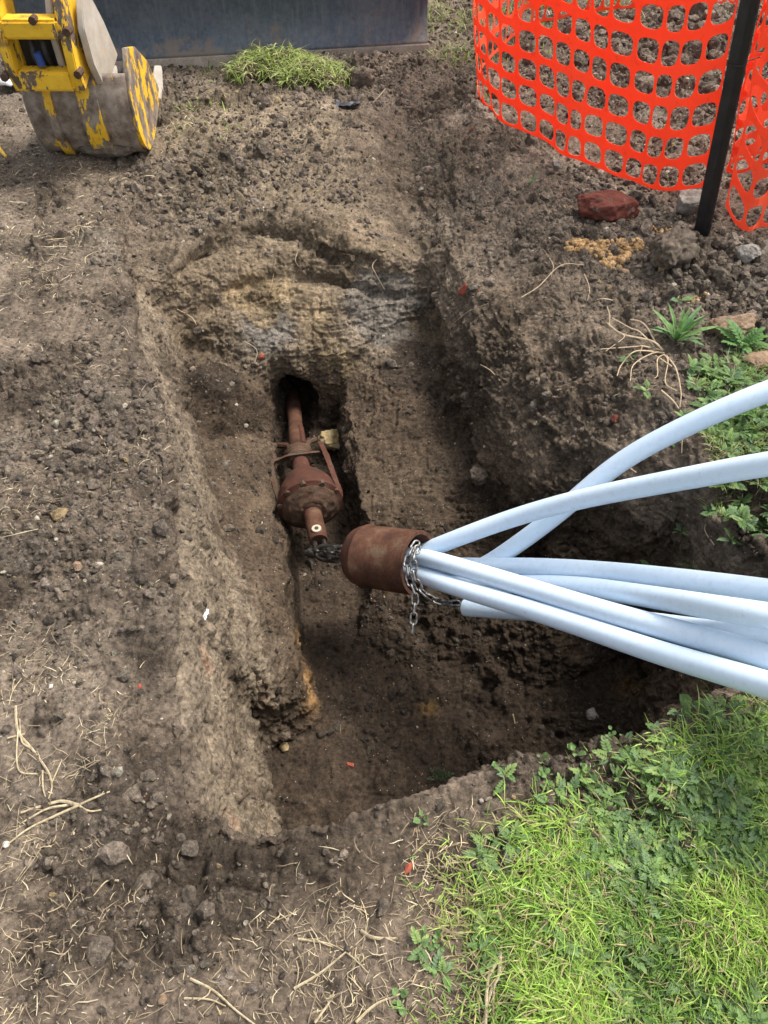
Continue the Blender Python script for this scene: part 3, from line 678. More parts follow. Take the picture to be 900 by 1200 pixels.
def chain(name, wpts, me, pitch, label, cat='chain', twist=0.0):
    S_ = [Vector(p_) for p_ in spline(wpts, 240)]; r_ = empty(name, S_[0], label=label, category=cat)
    obs = []; i = 0; k = 0; d = 0; last = 0
    cum = [0]
    for a, b2 in zip(S_[:-1], S_[1:]): cum.append(cum[-1]+(b2-a).length)
    n = int(cum[-1]/pitch); side = None
    for k in range(n):
        s0 = (k+.5)*pitch; i = max(0, min(len(S_)-2, int(np.searchsorted(cum, s0))-1)); p_ = S_[i]
        i2 = min(len(S_)-1, i+3); t = (S_[i2]-S_[max(0, i-3)]).normalized()
        if side is None: side = t.cross((Vector((0, 0, CAM_H))-p_).normalized()).normalized()
        side = (side-t*side.dot(t)).normalized(); nrm = t.cross(side)
        a = (k % 2)*math.pi/2+.35+random.uniform(-.18, .18)+twist*k
        X = side*math.cos(a)+nrm*math.sin(a); Z = X.cross(t)
        m4 = Matrix((X, t, Z)).transposed().to_4x4(); m4.translation = p_
        o = bpy.data.objects.new('link', me); link(o); o.matrix_world = m4; obs.append(o)
    reparent(r_, *obs); return r_
lm = link_mesh('chain_link', .044, .026, .0072, M['chain'])
chain('chain', [D(489,635,2.36),D(481,648,2.335),D(477,662,2.32),D(480,680,2.31),D(486,697,2.31),D(485,720,2.31),D(482,752,2.31)], lm, .031, 'grey steel chain hanging straight down from the mouth of the rusty head')
chain('chain', [D(490,640,2.335),D(485,655,2.30),D(486,672,2.30),D(492,690,2.31),D(507,702,2.33),D(522,706,2.35),D(542,707,2.37)], lm, .031, 'grey steel chain sagging sideways from the head to the free end of the loose pipe')
lg = link_mesh('greased_link', .052, .036, .012, M['grease'])
chain('shackle_chain', [D(421,652,2.60),D(404,651,2.60),D(386,648,2.63),D(364,645,2.68)], lg, .033, 'short black greased chain coupling the two rusty heads')
sw = empty('swivel_bolt', Vector(D(368,647,2.67)), label='black greasy swivel and shackle joining the ball shaped expander to the rusty cylinder', category='swivel')
a_, b_ = Vector(D(358,648,2.68)), Vector(D(392,650,2.64))
o1 = MB().tube([a_, a_+(b_-a_)*.12, a_+(b_-a_)*.13, a_+(b_-a_)*.35, a_+(b_-a_)*.36, b_], [.012, .012, .019, .019, .010, .010], 12).build('bolt', M['grease'])
o2 = MB().tube([D(386,641,2.63), D(388,655,2.63)], .018, 12).build('nut', M['grease']); 
q0, q1 = Vector(D(414, 651, 2.60)), Vector(D(371, 647, 2.66)); qa = (q1-q0).normalized(); qs = qa.cross((Vector((0, 0, CAM_H))-q0).normalized()).normalized()
o3 = MB().tube(spline([q0+qs*.020, q0+qa*.05+qs*.024, q1-qa*.02+qs*.022, q1+qs*.0, q1-qa*.02-qs*.022, q0+qa*.05-qs*.024, q0-qs*.020], 60), .0095, 12).build('shackle', M['grease'])
o4 = MB().tube([q0+qa*.045-qs*.034, q0+qa*.045+qs*.034], .009, 10).build('shackle_pin', M['chain'])
reparent(sw, o1, o2, o3, o4)
# ------------------------------------------------------------------ old expander head lying in the slot
n0, n1 = Vector(D(351, 538, 3.06)), Vector(D(373, 632, 2.74)); L_ = (n1-n0).length
ex = empty('expander_head', Vector(n0), label='red rusty ball shaped steel expander with side arms in the deep slot', category='expander')
prof = [(0, .034), (.12, .036), (.2, .042), (.26, .066), (.33, .088), (.42, .109), (.5, .117), (.56, .118), (.575, .127), (.6, .127), (.615, .113), (.66, .085), (.70, .05), (.71, .037)]
o_dome = lathe(MB(), n0, n1, denser(prof), 72).build('dome', M['rust_red'])
axn = (n1-n0).normalized()
o_stub = MB().tube([n0+axn*L_*.66, n0+axn*L_*.72, n0+axn*L_*.98, n0+axn*L_*1.02], [.044, .036, .036, .033], 24).build('stub', M['rust'])
up_ = (Vector((0, 0, 1))-axn*axn.z).normalized(); sd_ = axn.cross(up_); 
if sd_.x < 0: sd_ = -sd_
pc = n1-axn*.02+up_*.034
o_pin = MB().tube([pc-up_*.01, pc+up_*.006], [.019, .018], 20).build('pin', M['pin'])
o_ph = MB().tube([pc+up_*.004, pc+up_*.0075], [.008, .008], 12).build('pin_hole', M['black'])
tip = n1+axn*.012
o_fork = MB().tube([tip-sd_*.018, tip-sd_*.018+axn*.05], .010, 10).tube([tip+sd_*.018, tip+sd_*.018+axn*.05], .010, 10).build('fork', M['grease'])
def bar(pts, w=.0095): return MB().tube(spline(pts, 60), w, 4, flat=1.9)
def on(s_, side, u): return n0+axn*(L_*s_)+sd_*side+up_*u
o_f1 = bar([on(-.02, -.05, .01), on(.02, -.115, .01), on(.22, -.125, .012), on(.5, -.115, .01), on(.6, -.10, .0)]).build('side_arm', M['rust_mud'])
o_f2 = bar([on(-.12, .10, .02), on(.06, .11, .02), on(.3, .118, .015), on(.5, .124, .01), on(.6, .112, .0)]).build('side_arm', M['rust_red'])
o_f3 = bar([on(.0, -.09, .012), on(.02, -.04, .035), on(.03, .04, .035), on(.0, .08, .02)], .007).build('cross_bar', M['rust_mud'])
prof = denser([(0, .045), (.2, .056), (.5, .05), (.8, .054), (1, .04)], 5)
o_col = lathe(MB(), n0-axn*.05, n0+axn*.02, prof, 18).build('collar', M['rust_mud'])
o_mud = lathe(MB(), n0, n1, denser([(.60, .110), (.63, .109), (.66, .09), (.70, .06), (.71, .045)], 8), 64).build('mud_cake', M['rust_mud'])
jiggle(o_mud, .007, 26, 5); jiggle(o_dome, .0022, 30, 2)
for ob_, q_ in ((o_f1, 3), (o_f2, 4), (o_f3, 5)): jiggle(ob_, .004, 40, q_)
o_bolts = [MB().tube([on(.585, .119*math.cos(a), .119*math.sin(a)), on(.625, .119*math.cos(a), .119*math.sin(a))], .011, 6).build('bolt', M['rust_mud']) for a in (.5, 1.1, 1.7, 2.3, 2.9)]
reparent(ex, *o_bolts, o_mud); jiggle(o_col, .012, 30, 7)
reparent(ex, o_dome, o_stub, o_pin, o_ph, o_fork, o_f1, o_f2, o_f3, o_col)
r0, r1 = Vector(D(342, 458, 3.75)), n0-axn*.03
rr = empty('pull_rod', r1, label='tapered brown rusty rod coming out of the black tunnel mouth', category='rod')
mid_ = r0.lerp(r1, .55)
o_r = MB().tube([r0+(r0-r1)*.5, r0, r0.lerp(r1, .3), mid_, r0.lerp(r1, .75), r1], [.034, .036, .037, .032, .036, .036], 20).build('shaft', M['rust'])
t_ = (r1-r0).normalized()
o_k1 = MB().tube(spline([r1-t_*.03-sd_*.03, r1-t_*.10-sd_*.04, r1-t_*.125-sd_*.075, r1-t_*.13-sd_*.10], 16), .013, 8).build('hook', M['rust'])
o_k2 = MB().tube(spline([r1-t_*.04+sd_*.035, r1-t_*.10+sd_*.045, r1-t_*.12+sd_*.07, r1-t_*.125+sd_*.085], 16), .012, 8).build('hook', M['rust_mud'])
o_k3 = MB().tube([r1-t_*.24+sd_*.02+up_*.02, r1-t_*.05+sd_*.025+up_*.025], [.016, .013], 8).build('key_bar', M['rust_red'])
reparent(rr, o_r, o_k1, o_k2, o_k3)
import bmesh
def deform(v, amp, f, seed): return v*(1+fbm(v+seed*3.3, f, 4, seed)*amp)[:, None]
def ico(sub):
    bm = bmesh.new(); bmesh.ops.create_icosphere(bm, subdivisions=sub, radius=1); bm.verts.ensure_lookup_table()
    v = np.array([tuple(x.co) for x in bm.verts]); f = np.array([[q.index for q in x.verts] for x in bm.faces]); bm.free(); return v, f
# ------------------------------------------------------------------ excavator: bucket, hitch, arm, blade, tracks
bx0, bx1, by = -1.585, -1.135, 3.52
ex_root = empty('excavator', (-1.0, 6.3, 0), label='small yellow excavator, its worn mud caked bucket on the soil, blue grey blade behind', category='excavator')
parts = []
back = [(.02, .36), (-.015, .27), (-.02, .18), (.0, .09), (.04, .03), (.10, .0), (.2, .01), (.32, .05), (.47, .12)]
bk = [tuple(q[:2]) for q in [np.array(p_) for p_ in spline([(a, b2, 0) for a, b2 in back], 40)]]
gz = .0
V = []; Fs = []
for (a, b2) in bk:
    for x in np.linspace(bx0, bx1, 8): V.append((x+.02*(b2-.2), by+a, gz+b2))
for i in range(len(bk)-1):
    for k in range(7): Fs.append((i*8+k, i*8+k+1, (i+1)*8+k+1, (i+1)*8+k))
parts.append(MB().add(V, Fs).build('shell', M['bucketg'], solid=.014))
for x, mt in ((bx0-.006, 'bucketg'), (bx1+.006, 'bucket')):
    ol = [(x, by+a, gz+b2) for a, b2 in bk]+[(x, by+.44, gz+.18), (x, by+.36, gz+.30), (x, by+.22, gz+.40), (x, by+.08, gz+.44)]
    parts.append(MB().prism(ol, (-.009, 0, 0), (.009, 0, 0)).build('side_plate', M[mt], bevel=.003))
for x, wd, mt in ((bx0+.10, .035, 'bucket'), (bx0+.275, .09, 'bucket')):
    V = []; Fs = []
    for i, (a, b2) in enumerate(bk[:28]):
        o_ = .014*min(1, i/3)
        for xx in (x-wd/2, x+wd/2):
            V += [(xx, by+a-.006, gz+b2-.002), (xx, by+a-.022, gz+b2-.012)]
    for i in range(27):
        a = i*4; b2 = a+4
        Fs += [(a+1, a+3, b2+3, b2+1), (a, a+1, b2+1, b2), (a+2, b2+2, b2+3, a+3)]
    Fs += [(0, 2, 3, 1), (27*4, 27*4+1, 27*4+3, 27*4+2)]
    parts.append(MB().add(V, Fs).build('wear_strap', M[mt]))
e = MB(); e.box(((bx0+bx1)/2, by+.46, gz+.12), (bx1-bx0+.05, .10, .02), Matrix.Rotation(.4, 3, 'X'))
parts.append(e.build('cutting_edge', M['ear'], bevel=.004))
for x in (bx0+.06, (bx0+bx1)/2, bx1-.0):
    t = MB().prism([(x-.03, by+.47, gz+.12), (x+.03, by+.47, gz+.12), (x+.018, by+.58, gz+.19), (x-.018, by+.58, gz+.19)], (0, 0, -.012), (0, 0, .012))
    parts.append(t.build('tooth', M['ear'], bevel=.003))
for x in (-1.37, -1.245):
    ol = [(x, by+.01, .30), (x, by-.05, .42), (x, by-.05, .55), (x, by+.02, .64), (x, by+.12, .64), (x, by+.22, .50), (x, by+.30, .34), (x, by+.12, .30)]
    parts.append(MB().prism(ol, (-.014, 0, 0), (.014, 0, 0)).build('ear', M['ear'], bevel=.004))
# hitch frame between bucket and arm
yf = by-.07
for x in (-1.56, -1.30):
    ol = [(x, yf-.03, .33), (x, yf-.06, .42), (x, yf-.02, .62), (x, yf+.08, .82), (x, yf+.2, .8), (x, yf+.16, .55), (x, yf+.10, .36)]
    parts.append(MB().prism(ol, (-.02, 0, 0), (.02, 0, 0)).build('hitch_plate', M['arm'], bevel=.005))
parts.append(MB().box((-1.43, yf-.01, .375), (.23, .09, .075)).build('hitch_crossbar', M['arm'], bevel=.01))
parts.append(MB().box((-1.43, yf+.0, .565), (.23, .09, .07)).build('hitch_crossbar', M['arm'], bevel=.01))
parts.append(MB().box((-1.43, yf+.09, .46), (.23, .03, .16)).build('hitch_dark_hollow', M['black']))  # black sheet stands in for the shaded hollow between the hitch plates
for x, z in ((-1.47, .46), (-1.42, .47)):
    parts.append(MB().tube(spline([(x, yf+.05, .40), (x+.01, yf-.005, z), (x, yf+.04, .56)], 14), .011, 10).build('hydraulic_hose', M['black']))
for x_, z_ in ((-1.585, .40), (-1.585, .55), (-1.275, .41), (-1.275, .56), (-1.40, .60)):
    parts.append(MB().tube([(x_-.004, yf-.075+(z_-.4)*.1, z_), (x_-.004, yf-.02, z_)], .016, 8).build('pin', M['rust_mud']))
parts.append(MB().tube([(-1.44, yf-.01, .425), (-1.445, yf-.01, .475)], .017, 12).build('hose_coupling', M['blue']))
# dipper arm, boom, ram
arm = MB()
arm.tube([(-1.43, yf+.14, .68), (-1.44, 4.0, 1.35), (-1.41, 4.3, 1.85)], [.10, .11, .13], 4, flat=.9)
parts.append(arm.build('dipper_arm', M['body'], bevel=.01))
parts.append(MB().tube([(-1.41, 4.25, 1.8), (-1.3, 4.9, 2.15), (-1.1, 5.7, 1.6), (-1.0, 6.2, .85)], [.12, .15, .16, .14], 4, flat=.8).build('boom', M['body'], bevel=.01))
parts.append(MB().tube([(-1.455, 3.9, .95), (-1.42, 4.3, 1.6)], .03, 12).build('hydraulic_ram', M['ear']))
md_ = deform(ico(4)[0], .5, 1.5, 77)*np.array([.13, .035, .03])+np.array([(bx0+bx1)/2+.06, by+.02, .035]); o_m = mesh_np('packed_mud', md_, ico(4)[1], None, M['clod'], None, True); parts.append(o_m)
# blade
e0, e1 = Vector((.255, 4.88, 0)), Vector((-1.95, 4.53, 0)); bd = (e1-e0).normalized(); bn = Vector((bd.y, -bd.x, 0))
if bn.y > 0: bn = -bn
pr = [(0, 0.045), (-.035, .12), (-.05, .22), (-.035, .34), (.01, .45)]
V = []; Fs = []; K2 = 24
for (o_, z_) in [tuple(q[:2]) for q in spline([(a, b2, 0) for a, b2 in pr], 16)]:
    for k in range(K2+1): V.append(e0.lerp(e1, k/K2)+bn*o_+Vector((0, 0, z_)))
nr_ = len(V)//(K2+1)
for i in range(nr_-1):
    for k in range(K2): Fs.append((i*(K2+1)+k, i*(K2+1)+k+1, (i+1)*(K2+1)+k+1, (i+1)*(K2+1)+k))
parts.append(MB().add(V, Fs).build('dozer_blade', M['blade'], solid=.016))
lp_ = MB().prism([e0+bn*.02-bd*.004+Vector((0, 0, -.02)), e0+bn*.012-bd*.004+Vector((0, 0, .052)), e0-bn*.012-bd*.004+Vector((0, 0, .052)), e0-bn*.012-bd*.004+Vector((0, 0, -.02))], (0, 0, 0), (e1-e0)*1.003)
parts.append(lp_.build('blade_edge', M['lip'], bevel=.004))
for xx in (-.55, -1.15):
    parts.append(MB().tube([(xx, 4.95, .2), (xx, 5.6, .25)], .05, 4).build('blade_arm', M['body']))
for xx in (-.2, -1.6):
    ol = []
    for k in range(28):
        a = 2*math.pi*k/28; cy = 5.45 if math.cos(a) < 0 else 6.9
        ol.append((xx-.12, cy+.22*math.cos(a), .22+.22*math.sin(a)))
    parts.append(MB().prism(ol, (0, 0, 0), (.24, 0, 0)).build('track', M['black'], bevel=.02))
parts.append(MB().box((-.9, 6.5, .85), (1.3, 1.3, .6)).build('body', M['body'], bevel=.08))
parts.append(MB().box((-1.05, 6.55, 1.65), (.85, 1.0, 1.0)).build('cab', M['black'], bevel=.06))
reparent(ex_root, *parts)
# ------------------------------------------------------------------ orange safety mesh and picket
def fence_mesh(name, bottom, top, rows, label, pitch=.112, crump=.02, seed=1, ph=.118):
    Bs = np.array(spline(bottom, 400)); Ts = np.array(spline(top, 400)); n0_ = min(len(Bs), len(Ts)); Bs = Bs[:n0_]; Ts = Ts[:n0_]
    cum = np.concatenate([[0], np.cumsum(np.linalg.norm(np.diff(Bs, axis=0), axis=1))]); nc = int(cum[-1]/pitch)
    def S_(u, v):
        u = np.clip(u*pitch, 0, cum[-1]); b = np.array([np.interp(u, cum, Bs[:, k]) for k in range(3)]).T; t = np.array([np.interp(u, cum, Ts[:, k]) for k in range(3)]).T
        f = (v/rows)[:, None]; p = b*(1-f)+t*f
        q = p*np.array([1, 1, .5])
        p[:, 0] += vnoise(q*3.1, seed)*crump*1.6+vnoise(q*9, seed+1)*crump*.45; p[:, 1] += vnoise(q*3.3, seed+2)*crump*1.6+vnoise(q*9, seed+3)*crump*.45
        p[:, 2] += vnoise(q*4, seed+4)*crump*.5
        return p
    K3 = 16; U = []; Vv = []; Fq = []; base = 0
    for i in range(nc):
        for j in range(rows):
            hw = .432+random.uniform(-.02, .015); hh = .372+random.uniform(-.025, .02)
            mrg = 0
            for ring_ in range(3):
                for k in range(K3):
                    a = 2*math.pi*k/K3; c_, s_ = math.cos(a), math.sin(a)
                    e_ = .66; sx = math.copysign(abs(c_)**e_, c_); sy = math.copysign(abs(s_)**e_, s_)
                    if ring_ == 0:
                        mx_ = max(abs(c_), abs(s_)); x_, y_ = c_/mx_*.5, s_/mx_*.5
                    elif ring_ == 1: x_, y_ = sx*(hw+.012), sy*(hh+.03)
                    else: x_, y_ = sx*hw, sy*hh
                    U.append(i+.5+x_); Vv.append(j+.5+y_*(1-mrg))
            for r_ in range(2):
                for k in range(K3):
                    k2 = (k+1) % K3; Fq.append((base+r_*K3+k, base+r_*K3+k2, base+(r_+1)*K3+k2, base+(r_+1)*K3+k))
            base += 3*K3
    # square corners are not on the outer ring's samples: fill them
    for i in range(nc+1):
        for j in range(rows+1):
            for (x_, y_) in ((-.5, -.5),): pass
    P_ = S_(np.array(U), np.array(Vv))
    o = mesh_np(name, P_, None, np.array(Fq), M['orange'], None, False, label=label, category='safety mesh')
    md = o.modifiers.new('solid', 'SOLIDIFY'); md.thickness = .0014; md.offset = 0
    return o
pb, pt_ = Vector(P(825, 268, 0.0)), Vector((1.165, 2.93, 1.4))
Ab = [(1.335,2.93,.15),(1.22,3.03,.08),(1.09,3.2,.035),(.97,3.34,.02),(.80,3.68,.01),(.62,3.90,.01),(.54,4.15,.02),(.56,4.6,.02),(.9,5.2,.02),(1.6,5.6,.02),(2.6,5.7,.02)]
At = [(1.20,2.98,1.05),(1.10,3.06,1.0),(.98,3.2,.95),(.84,3.36,.95),(.64,3.64,.95),(.46,3.88,.95),(.36,4.2,.95),(.42,4.6,1.0),(.9,5.1,1.0),(1.6,5.5,1.0),(2.6,5.6,1.0)]
fence_mesh('safety_mesh', Ab, At, 8, 'bright orange plastic safety mesh sheet curving away to the left of the black picket')
Bb = [(1.335,2.84,.13),(1.42,2.80,.05),(1.55,2.84,.04),(1.75,2.98,.03),(1.95,3.2,.05),(1.7,3.3,.06),(1.5,3.25,.08),(1.62,3.42,.05),(2.1,3.5,.03),(2.8,3.4,.03)]
Bt = [(1.22,2.88,1.05),(1.36,2.80,1.0),(1.5,2.88,1.0),(1.7,3.05,.9),(1.9,3.25,.85),(1.62,3.3,.95),(1.42,3.2,.9),(1.6,3.36,.9),(2.1,3.5,.95),(2.8,3.4,1.0)]
fence_mesh('safety_mesh', Bb, Bt, 8, 'crumpled and folded orange plastic safety mesh on the right of the black picket', crump=.035, seed=9, pitch=.12)
pk = empty('picket', pb, label='black steel star picket driven into the rubble, holding the orange mesh', category='picket')
dirp = (pt_-pb).normalized(); s1 = Vector((1, .25, 0)); s1 = (s1-dirp*s1.dot(dirp)).normalized(); s2 = dirp.cross(s1)
ol = []
for k in range(3):
    a = math.radians(-90+120*k); d_ = s1*math.cos(a)+s2*math.sin(a); pn = s1*-math.sin(a)+s2*math.cos(a)
    ol += [d_*.038-pn*.005, d_*.038+pn*.005, (s1*math.cos(a+math.pi/3)+s2*math.sin(a+math.pi/3))*.009]
o_p = MB().prism([pb-dirp*.25+q for q in ol], (0, 0, 0), (pt_-pb)+dirp*.25).build('post', M['post'], bevel=.0015)
hp = pb.lerp(pt_, .44); o_t = MB().tube(spline([hp+s1*.035, hp+s2*.036, hp-s1*.034, hp-s2*.034, hp+s1*.035, hp+s1*.08+dirp*.004], 40), .0022, 6).build('cable_tie', M['black'])
reparent(pk, o_p, o_t)
# ------------------------------------------------------------------ scattered stuff
import bmesh
def ico(sub):
    bm = bmesh.new(); bmesh.ops.create_icosphere(bm, subdivisions=sub, radius=1); bm.verts.ensure_lookup_table()
    v = np.array([tuple(x.co) for x in bm.verts]); f = np.array([[q.index for q in x.verts] for x in bm.faces]); bm.free(); return v, f
def rand_rot(n):
    q = rng.normal(size=(n, 4)); q /= np.linalg.norm(q, axis=1, keepdims=True); w_, x, y, z = q.T
    return np.stack([np.stack([1-2*(y*y+z*z), 2*(x*y-z*w_), 2*(x*z+y*w_)], 1), np.stack([2*(x*y+z*w_), 1-2*(x*x+z*z), 2*(y*z-x*w_)], 1), np.stack([2*(x*z-y*w_), 2*(y*z+x*w_), 1-2*(x*x+y*y)], 1)], 1)
def scatter(name, tv_, tf, pos, rot, scl, tint, material, smooth=False, jitter=0, parent=None, vt=None, **tags):
    n = len(pos); k = len(tv_)
    Vv = np.einsum('nij,nkj->nki', rot, tv_[None]*scl[:, None, :]) if scl.ndim == 2 else np.einsum('nij,nkj->nki', rot, tv_[None]*scl[:, None, None])
    if jitter: Vv = Vv*(1+rng.normal(size=(n, k, 1))*jitter)
    Vv = Vv+pos[:, None, :]
    Tn = np.repeat(tint, k, 0)
    if vt is not None: Tn = Tn*np.tile(vt, (n, 1))
    Fq = (tf[None]+(np.arange(n)*k)[:, None, None]).reshape(-1, tf.shape[1])
    return mesh_np(name, Vv.reshape(-1, 3), Fq if tf.shape[1] == 3 else None, Fq if tf.shape[1] == 4 else None, material, Tn, smooth, parent, **tags)
def drop_many(x, y):
    out = np.zeros((len(x), 3)); nn = np.zeros((len(x), 3))
    for i in range(len(x)):
        l, n = drop(float(x[i]), float(y[i])); out[i] = l; nn[i] = n
    return out, nn
def zone_w(x, y, spots):        # soft spots: (px,py,radius,weight)
    w_ = np.zeros(len(x))
    for px, py, r, a in spots:
        q = P(px, py, 0); w_ = np.maximum(w_, a*np.exp(-(((x-q[0])**2+(y-q[1])**2)/r**2)))
    return w_
def sample(n, dens, xr=(-2.6, 2.6), yr=(-.4, 6)):
    X = []; Y = []; c = 0
    while c < n:
        # nearer ground gets more, as it is the part seen in detail
        x = rng.uniform(*xr, n*2); y = yr[0]+(yr[1]-yr[0])*rng.random(n*2)**1.5
        k = rng.random(len(x)) < dens(x, y); X.append(x[k]); Y.append(y[k]); c += k.sum()
    return np.concatenate(X)[:n], np.concatenate(Y)[:n]
lawn = wpoly([(462,1012),(505,972),(560,955),(640,925),(690,893),(760,868),(850,832),(905,800),(1100,760),(1400,1300),(1000,1500),(500,1320),(470,1220),(500,1140),(480,1100),(462,1060)])
patchR = wpoly([(800,480),(815,445),(850,420),(905,402),(1000,380),(1250,500),(1250,640),(960,640),(905,612),(860,590),(840,540)])
def lawn_edge(x, y):
    nz_ = fbm(np.stack([x, y, x*0], 1), 7, 3, 131)*.07
    return inpoly(x+nz_, y+nz_*.7, lawn)
def d_crumb(x, y):
    p_ = np.stack([x, y, x*0], 1); c_ = sstep(-.15, .5, fbm(p_, 3.5, 4, 41))
    sp_ = zone_w(x, y, [(110,520,.28,1.),(90,640,.25,.8),(860,330,.5,1),(720,270,.35,1),(780,200,.3,.8),(600,230,.25,.5),(260,190,.35,.8),(130,940,.15,.9),(430,90,.3,.7),(300,160,.4,.6),(800,80,.8,1)])
    return np.clip(.12+.5*c_+sp_, 0, 1)*np.where(inpoly(x, y, lawn), .15, 1)
x, y = sample(62000, d_crumb); L_c, N_c = drop_many(x, y)
iv, if_ = ico(1)
sz = np.exp(rng.normal(math.log(.0026), .6, len(x))).clip(.001, .018)*(1+.8*zone_w(x, y, [(110,520,.28,1.),(90,640,.25,.8),(860,330,.5,1),(760,240,.4,.8),(260,190,.3,.6)]))*(1+.25*np.clip(y-1.2, 0, 4))
ok = N_c[:, 2] > .45; L_c, sz = L_c[ok], sz[ok]; n = len(sz)
scl = np.stack([sz*rng.uniform(.7, 1.4, n), sz*rng.uniform(.7, 1.4, n), sz*rng.uniform(.5, 1, n)], 1)
tc_ = np.array([.185, .155, .125])[None]*rng.uniform(.45, 1.35, (n, 1))*rng.uniform(.96, 1.04, (n, 3))
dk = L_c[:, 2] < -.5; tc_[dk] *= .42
r_ = rng.random(n); tc_[r_ < .02] = (.45, .41, .33); tc_[(r_ > .03) & (r_ < .032)] = (.22, .10, .065); tc_[(r_ > .04) & (r_ < .055)] = (.33, .25, .14)
iv0, if0 = ico(1)
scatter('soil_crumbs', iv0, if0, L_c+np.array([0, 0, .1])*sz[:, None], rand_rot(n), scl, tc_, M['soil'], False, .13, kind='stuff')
# bigger clods, still uncountable in the rubble
rim_spots = [(a_, b_, .07, 1) for a_, b_ in [(146,300),(148,350),(156,410),(185,470),(200,530),(200,600),(190,680),(175,760),(160,900),(170,970),(220,1030),(300,1030),(380,1005),(180,230),(230,230),(300,225),(370,240),(450,250),(560,180),(580,230),(630,280),(680,350),(730,420)]]
x, y = sample(5600, lambda x, y: np.clip(d_crumb(x, y)**2.2+.8*zone_w(x, y, rim_spots), 0, 1)); L_c, N_c = drop_many(x, y); ok = (N_c[:, 2] > .5); L_c = L_c[ok]; n = len(L_c)
iv2, if2 = ico(2)
sz = np.exp(rng.normal(math.log(.0095), .45, n)).clip(.005, .032)*(1+.9*zone_w(L_c[:, 0], L_c[:, 1], [(830,60,.8,1),(880,320,.35,.8),(800,180,.3,.6)]))*(1+.15*np.clip(L_c[:, 1]-1.2, 0, 4))
nb = np.stack([fbm(iv2+k*9.1, 1.6, 5, 200+k, .6)*.7-.12*fbm(iv2+k*5., 3, 3, 240+k, .5, True) for k in range(24)])
Vv = np.zeros((n, len(iv2), 3)); rr_ = rand_rot(n)
for i in range(n):
    b = iv2*(1+nb[i % 24])[:, None]*np.array([1, rng.uniform(.7, 1.1), rng.uniform(.5, .9)])*sz[i]; Vv[i] = b@rr_[i].T+L_c[i]-np.array([0, 0, .1*sz[i]])
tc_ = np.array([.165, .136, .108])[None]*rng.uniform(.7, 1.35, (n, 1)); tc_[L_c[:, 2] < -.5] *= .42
fq = (if2[None]+(np.arange(n)*len(iv2))[:, None, None]).reshape(-1, 3)
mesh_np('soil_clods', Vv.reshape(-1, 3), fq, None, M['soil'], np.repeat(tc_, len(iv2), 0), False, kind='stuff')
iv2, if2 = ico(3)
# blades: thin bent ribbons
def ribbons(name, pos, length, width, az, lift, bend, tint, material, segs=3, parent=None, wob=.0, **tags):
    n = len(pos); K = segs+1; s_ = np.linspace(0, 1, K)[None, :]
    el = lift[:, None]-bend[:, None]*s_; az_ = az[:, None]+wob*(rng.normal(size=(n, K)).cumsum(1) if wob else 0)
    step = length[:, None]/segs
    hx = np.cos(el)*np.cos(az_)*step; hy = np.cos(el)*np.sin(az_)*step; hz = np.sin(el)*step
    cx = np.concatenate([np.zeros((n, 1)), np.cumsum(hx[:, :-1], 1)], 1); cy = np.concatenate([np.zeros((n, 1)), np.cumsum(hy[:, :-1], 1)], 1); cz = np.concatenate([np.zeros((n, 1)), np.cumsum(hz[:, :-1], 1)], 1)
    C_ = np.stack([cx, cy, cz], 2)+pos[:, None, :]
    sa = az[:, None]+math.pi/2+rng.normal(size=(n, 1))*.3; W_ = np.stack([np.cos(sa), np.sin(sa), rng.normal(size=(n, 1))*.35], 2)
    wd = width[:, None, None]*np.array([.8, 1, .85, .12] if segs == 3 else np.linspace(.9, .2, K))[None, :, None]
    A_ = C_-W_*wd/2; B_ = C_+W_*wd/2
    Vv = np.stack([A_, B_], 2).reshape(n, K*2, 3)
    f1 = np.array([[2*i, 2*i+1, 2*i+3, 2*i+2] for i in range(segs)])
    Fq = (f1[None]+(np.arange(n)*K*2)[:, None, None]).reshape(-1, 4)
    return mesh_np(name, Vv.reshape(-1, 3), None, Fq, material, np.repeat(tint, K*2, 0), True, parent, **tags)
def pick(cols, n, var=.2):
    c = np.array(cols)[rng.integers(0, len(cols), n)]; return c*rng.uniform(1-var, 1+var, (n, 1))
# dead straw lying on the bare soil
def d_straw(x, y):
    p_ = np.stack([x, y, x*0], 1); c_ = sstep(.05, .5, fbm(p_, 4, 4, 151))
    sp_ = zone_w(x, y, [(115,840,.06,1),(105,880,.06,1),(20,580,.12,.9),(40,760,.1,.5),(40,1130,.16,.9),(400,1080,.10,1),(350,1130,.11,1),(440,1160,.11,1),(390,1190,.16,1),(300,1120,.10,.7),(480,1190,.08,.9),(290,1180,.1,.6),(60,280,.35,.5),(30,1000,.1,.7),(500,980,.06,1),(520,1020,.07,.9),(200,140,.2,.5),(40,200,.4,.4)])
    base = np.where(x < -.45-.05*y, .03+.33*c_**1.5, .008)+np.where(y < .45, .16*c_**1.5+.02, 0)+np.where(inpoly(x, y, lawn), .35, 0)
    return np.clip(base+sp_, 0, 1)
x, y = sample(17000, d_straw, (-2.6, 1.2), (-.3, 5)); Lq, Nq = drop_many(x, y); ok = (Lq[:, 2] > -.07) & (Nq[:, 2] > .6); Lq = Lq[ok]; n = len(Lq)
ln = np.exp(rng.normal(math.log(.021), .6, n)).clip(.006, .10)
ribbons('dry_straw', Lq+np.array([0, 0, .003]), ln, rng.uniform(.0008, .0022, n)*(1+.3*np.clip(Lq[:, 1]-1, 0, 4)), rng.uniform(0, 6.28, n), rng.uniform(-.05, .35, n), rng.uniform(0, .7, n), pick([(.42, .34, .21), (.32, .25, .16), (.52, .45, .30), (.2, .15, .1), (.26, .2, .13)], n, .3), M['straw'], wob=.3, kind='stuff')
